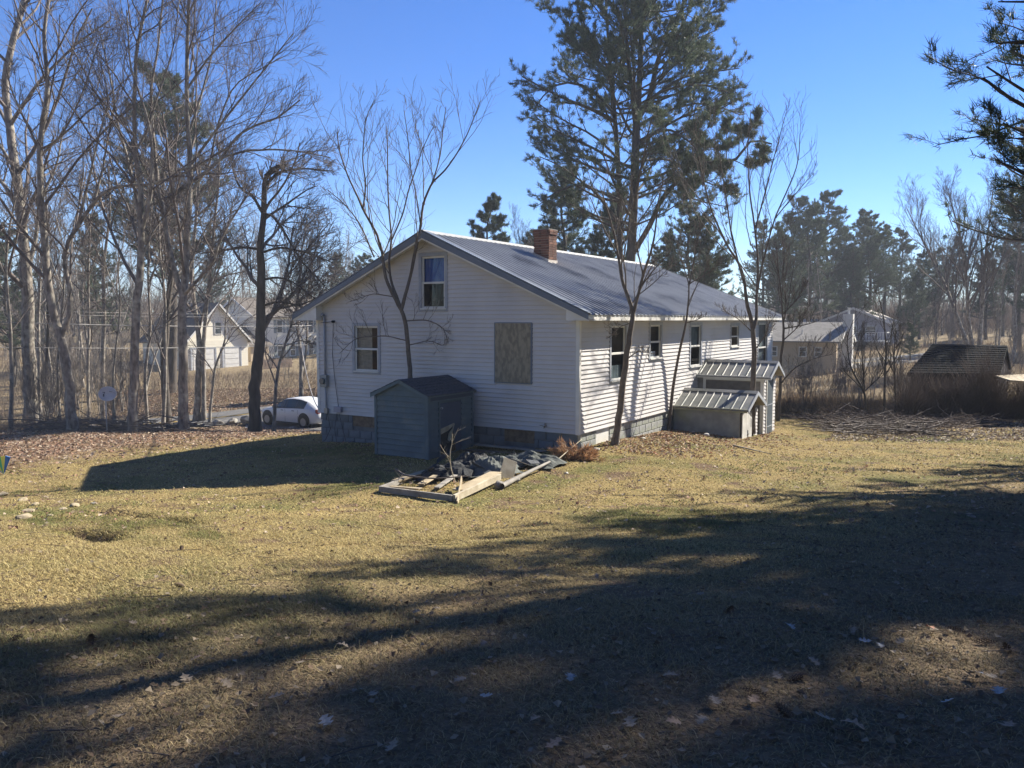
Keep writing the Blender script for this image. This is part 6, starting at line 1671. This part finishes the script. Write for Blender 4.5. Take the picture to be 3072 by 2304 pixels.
stick('upright_twig', 'pale curved twig standing up out of the debris pile', [g0, g0 + [-.08, 0, .25], g0 + [-.10, 0, .50], g0 + [-.06, .03, .72], g0 + [.06, .05, .98]], .012, pale_wood, kids=5, seed=4, kr=(.3, .5))
stick('wooden_pole', 'round weathered pole lying beside the dark tarp', [pw(1506, 1468, .07), pw(1585, 1435, .09), pw(1655, 1402, .12)], .052, grey_wood, cat='pole')
def cloth(name, label, c, sx, sy, hz_, seed, m, rz=0, cat='tarp'):
    R = np.random.default_rng(seed); n = 22; vs = []
    ph = R.uniform(0, 6, 8)
    for i in range(n):
        for j in range(n):
            u, v = i / (n - 1) - .5, j / (n - 1) - .5
            e = max(0, 1 - 3.4 * (u * u + v * v))
            w = abs(math.sin(u * 9 + ph[0] + 2 * v)) * .5 + abs(math.sin(v * 11 + ph[1] - 3 * u)) * .4 + abs(math.sin((u + v) * 14 + ph[2])) * .25
            x, y = u * sx * (1 + .15 * math.sin(v * 7 + ph[3])), v * sy * (1 + .15 * math.sin(u * 8 + ph[4]))
            X, Y = x * math.cos(rz) - y * math.sin(rz) + c[0], x * math.sin(rz) + y * math.cos(rz) + c[1]
            vs.append((X - c[0], Y - c[1], Hs(X, Y) + .015 + hz_ * (e * .55 + .5 * w * (.25 + e)) - c[2]))
    fs = [(i * n + j, (i + 1) * n + j, (i + 1) * n + j + 1, i * n + j + 1) for i in range(n - 1) for j in range(n - 1)]
    me = bpy.data.meshes.new(name); me.from_pydata(vs, [], fs); me.materials.append(m); o = link_mesh(name, me); o.location = tuple(c)
    return tag(o, label, cat)
tarp_g = mat('tarp_grey', (.07, .078, .075), (.12, .13, .12), scale=6, rough=.75, bump=.4, bscale=18, spec=.15)
cloth('tarp', 'crumpled grey-black tarp sheet in the middle of the debris', pw(1480, 1425), 1.1, .9, .30, 1, tarp_g, .3)
cloth('tarp', 'crumpled dark tarp sheet reaching to the house corner', pw(1590, 1400), 1.3, .8, .24, 2, tarp_g, -.3)
cloth('tarp', 'black plastic sheet lying inside the wooden frame', pw(1345, 1432), 1.3, .8, .24, 3, black_tarp, .1)
cloth('tarp', 'black plastic heap between frame and shed', pw(1420, 1410), 1.0, .8, .30, 4, black_tarp, .7)
def loose(name, label, c, poly, th, m, rx, ry, rz, cat):
    s = MB(); s.prism(poly, -th / 2, th / 2, ax='z'); o = s.build(name, m, None, bevel=.004); o.location = tuple(c); o.rotation_euler = (rx, ry, rz); return tag(o, label, cat)
loose('plywood_scrap', 'pale plywood scrap leaning in the debris pile', pw(1520, 1437, .16), [(-.16, -.2), (.14, -.18), (.2, .16), (-.06, .22)], .015, pale_wood, 1.1, .2, .3, 'wood scrap')
loose('white_bag', 'small white plastic bag at the back of the debris', pw(1400, 1395, .12), [(-.07, -.14), (.08, -.12), (.06, .1), (-.02, .16), (-.08, .08)], .05, white_trim, 1.3, .3, -.2, 'bag')
loose('dark_board', 'dark flat board against the foundation', HW(-.45, 1.5, -.36), [(-.9, -.12), (.9, -.12), (.9, .12), (-.9, .12)], .03, grey_wood, .1, 0, YAW + math.pi / 2, 'board')
loose('dark_board', 'second weathered board lying below the basement hatch', HW(-.8, 1.7, -.42), [(-.7, -.1), (.7, -.1), (.7, .1), (-.7, .1)], .03, osb2, .05, 0, YAW + math.pi / 2 + .12, 'board')
stick('metal_rod', 'thin pale rod sticking out behind the tarp', [pw(1432, 1380, .15), pw(1475, 1388, .10)], .012, grey_trim, cat='rod')
rocks_l = [(1500, 1462, .13, 'grey rock between the tarp and the pole'), (1545, 1450, .10, 'small rock beside the pole'), (1460, 1455, .10, 'dark rock behind the frame corner')]
for i, (sx, sy, r, lab) in enumerate(rocks_l): stone('rock', lab, pw(sx, sy), r, r * .8, r * .7, 260 + i)
for i, (sx, sy, l, w_, mi) in enumerate([(1290, 1440, .4, .12, 0), (1320, 1425, .5, .1, 1), (1345, 1445, .35, .14, 2), (1375, 1425, .5, .12, 0), (1405, 1440, .35, .2, 2), (1440, 1432, .4, .16, 0), (1455, 1410, .5, .1, 1), (1500, 1412, .4, .22, 0), (1535, 1420, .35, .2, 2), (1560, 1412, .5, .09, 1), (1600, 1412, .4, .16, 0), (1630, 1398, .5, .08, 1), (1390, 1408, .6, .08, 1), (1530, 1398, .45, .2, 2), (1475, 1440, .3, .2, 0), (1330, 1408, .5, .1, 2)]):
    R9 = random.Random(i); hw, hl = w_ / 2, l / 2
    loose('scrap', 'broken board or shingle scrap lying in the debris pile', pw(sx, sy, R9.uniform(.10, .24)), [(-hl, -hw), (hl * R9.uniform(.6, 1), -hw * R9.uniform(.7, 1)), (hl, hw * R9.uniform(.3, 1)), (-hl * R9.uniform(.5, 1), hw)], .014, [shingle_dark, grey_wood, black_tarp][mi], R9.uniform(-.7, .7), R9.uniform(-.5, .5), R9.uniform(0, 6), 'scrap')['group'] = 'scraps of the debris pile'
# dead orange conifer spray at the house corner
sp = pw(1718, 1385)
R_ = np.random.default_rng(9); T = Tubes(); tp = []; dr_ = []
for k in range(22):
    a = R_.uniform(-.6, 2.6); L_ = R_.uniform(.25, .6); d = unit(np.array([math.cos(a) * 1.0, math.sin(a) * .6 - .2, R_.uniform(.05, .6)])); p_ = [sp + d * L_ * t + [0, 0, -.25 * (t * L_) ** 2] for t in np.linspace(0, 1, 6)]
    T.add(np.array(p_), np.linspace(.007, .003, 6), 4)
    for j in range(1, 6):
        for _ in range(3): tp.append(p_[j] + R_.normal(size=3) * .02); dr_.append(d)
root = thing('dead_conifer_bough', sp, 'dead orange-brown conifer bough lying at the house corner', 'bough')
link_mesh('twigs', T.mesh('twigs', bark_young, sp), root)
a_, c_ = tufts(R_, np.array(tp), np.array(dr_), 9, .13, np.array([(.42, .245, .13)]) * R_.uniform(.6, 1.3, (len(tp), 1)))
link_mesh('needles', fast_mesh('needles', a_ - sp, np.arange(len(a_)).reshape(-1, 3), needle, col=c_), root)
stick('fallen_branch', 'thin pale stick leaning on the orange dead bough', [pw(1660, 1400, .05), pw(1700, 1385, .18), pw(1745, 1362, .30)], .014, pale_wood, kids=2, seed=6)
loose('broken_vent', 'pale broken masonry scrap by the hole in the foundation', HW(1.45, -.22, -.30), [(-.18, -.14), (.16, -.16), (.2, .1), (0, .17), (-.17, .1)], .05, mat('pale_rubble', (.55, .52, .47), (.42, .39, .34), scale=9, rough=.95), 1.2, 0, YAW, 'rubble')
for i, (sx, sy, r) in enumerate([(1965, 1290, .10), (2120, 1310, .12), (1930, 1318, .07), (1790, 1352, .08), (2080, 1300, .06), (1700, 1420, .05)]): stone('rubble_stone', ['pale stone by the wall near the thin leaning tree', 'pale stone below the bulkhead eave', 'small pale stone in the leaf strip', 'small stone by the house corner', 'small pale stone beside the bulkhead', 'small stone beside the dead bough'][i], pw(sx, sy), r, r * .8, r * .5, 280 + i, m=mat('pale_rubble', (.5, .5, .5)), group='pale stones along the sunlit wall')
stick('timber_strip', 'long thin pale strip of wood on the lawn before the bulkhead', [pw(2200, 1342, .02), pw(2310, 1364, .02)], .022, pale_wood, cat='wood strip')
# pile of cut branches on the right
def brush_pile(name, label, px, Dr, n, seed, m, hh=.35, L_=(.6, 2.4), rs=1):
    R = np.random.default_rng(seed); q = wedge(R, n, px, Dr); n = len(q); z = H0(q[:, 0], q[:, 1]) + R.random(n) ** 2 * hh + .03
    a = R.normal(size=n) * .6 + np.where(R.random(n) < .5, 0, math.pi); d = unit(np.stack([np.cos(a), np.sin(a) * .7, R.normal(size=n) * .12], 1)); L = R.uniform(*L_, (n, 1)); pp = [np.stack([q[:, 0], q[:, 1], z], 1)]
    for k in range(4): d = unit(d + R.normal(size=d.shape) * [.16, .16, .08]); nx = pp[-1] + d * L / 4; nx[:, 2] = np.maximum(nx[:, 2], H0(nx[:, 0], nx[:, 1]) + .02); pp.append(nx)
    pp = np.stack(pp, 1); rr = rs * R.uniform(.008, .03, (n, 1)) * np.linspace(1, .35, 5)[None]; T = Tubes(); T.add(pp, rr, 4)
    a_, b_ = branch(R, pp, rr, 3, .2, 1, (.4, .9), (.25, .5), 3, .12, .1, rr=.6, tipr=.5); T.add(a_, b_, 3)
    o = link_mesh(name, T.mesh(name, m)); tag(o, label, 'brush pile', kind='stuff')
brush_pile('brush_pile', 'heap of cut grey branches lying across the right lawn', (2440, 2800), (22.8, 25.4), 190, 1, mat('cut_branch', (.16, .135, .12), (.09, .075, .065), scale=3, rough=.9), hh=.22, L_=(.4, 1.5))
brush_pile('brush_pile', 'thin dark twigs strewn beyond the cellar entry', (2350, 3000), (24.5, 28.5), 500, 2, stem_dark, hh=.12, L_=(.4, 1.4))
brush_pile('brush_pile', 'fallen grey branches at the left lawn edge', (60, 560), (27, 31.5), 240, 3, mat('cut_branch', (.2, .2, .2)), hh=.4, L_=(.6, 2.2))
# clods and wood chips on the left lawn
for i, (sx, sy, r, lab) in enumerate([(68, 1505, .12, 'pale stone among the turned soil, upper left'), (105, 1518, .09, 'yellowish stone in the turned soil'), (85, 1535, .12, 'pale flat stone in the middle of the turned soil'), (70, 1555, .15, 'largest pale stone of the turned soil'), (225, 1520, .12, 'grey stone at the right end of the turned soil'), (190, 1528, .08, 'small round stone near the right end'), (150, 1550, .06, 'small pale clod of the turned soil'), (8, 1490, .14, 'grey stone at the very left edge'), (280, 1512, .07, 'dark clod at the head of the rut')]):
    stone('stone', lab, pw(sx, sy), r * .8, r * .62, r * .36, 300 + i, m=mat('pale_field_stone', (.36, .30, .20), (.24, .20, .14), scale=9, rough=.95, bump=.5) if i != 8 else rock, group='stones in the turned soil')
# striped garden toy at the left edge
ty = thing('striped_toy', pw(8, 1421), 'small striped yellow, green and blue fabric toy at the left edge', 'toy')
for k, c in enumerate([(.05, .25, .55), (.75, .70, .05), (.08, .5, .2), (.8, .75, .1), (.03, .15, .4)]):
    s = MB(); a0, a1 = -.42 + k * .11, -.42 + (k + 1) * .11
    s.add([(.02, 0, 0), (.02 + a0 * .95, .06, .42 - abs(a0) * .3), (.02 + a1 * .95, .06, .42 - abs(a1) * .3), (.02, .02, 0), (.02 + a0 * .95, .09, .42 - abs(a0) * .3), (.02 + a1 * .95, .09, .42 - abs(a1) * .3)], [(0, 1, 2), (5, 4, 3), (1, 4, 5, 2)])
    s.build('panel', mat('toy_%s' % ['blue', 'yellow', 'green', 'gold', 'navy'][k], c, rough=.5), ty)
s = MB(); s.tube([(.02, .01, -.05), (.02, .03, .12)], .008, 6); s.build('stick', white_trim, ty)

# thin fallen twigs over the near lawn
_R = np.random.default_rng(91)
brush_pile('fallen_twigs', 'thin dead twigs scattered over the shaded lawn', (-200, 3200), (2.6, 10), 240, 7, stem_dark, hh=.01, L_=(.08, .4), rs=.13)
# the air of the place: faint even haze
hz_ = MB(); hz_.box((-330, -90, -8), (345, 560, 33)); hm = bpy.data.materials.new('haze'); hm.use_nodes = True; hn = hm.node_tree; hn.nodes.clear()
ho = hn.nodes.new('ShaderNodeOutputMaterial'); hv = hn.nodes.new('ShaderNodeVolumePrincipled'); hv.inputs['Color'].default_value = (.86, .92, 1, 1); hv.inputs['Density'].default_value = .0009
hn.links.new(hv.outputs[0], ho.inputs['Volume']); hob = hz_.build('haze', hm); hob['kind'] = 'stuff'; hob['label'] = 'faint even haze in the air of the whole yard'
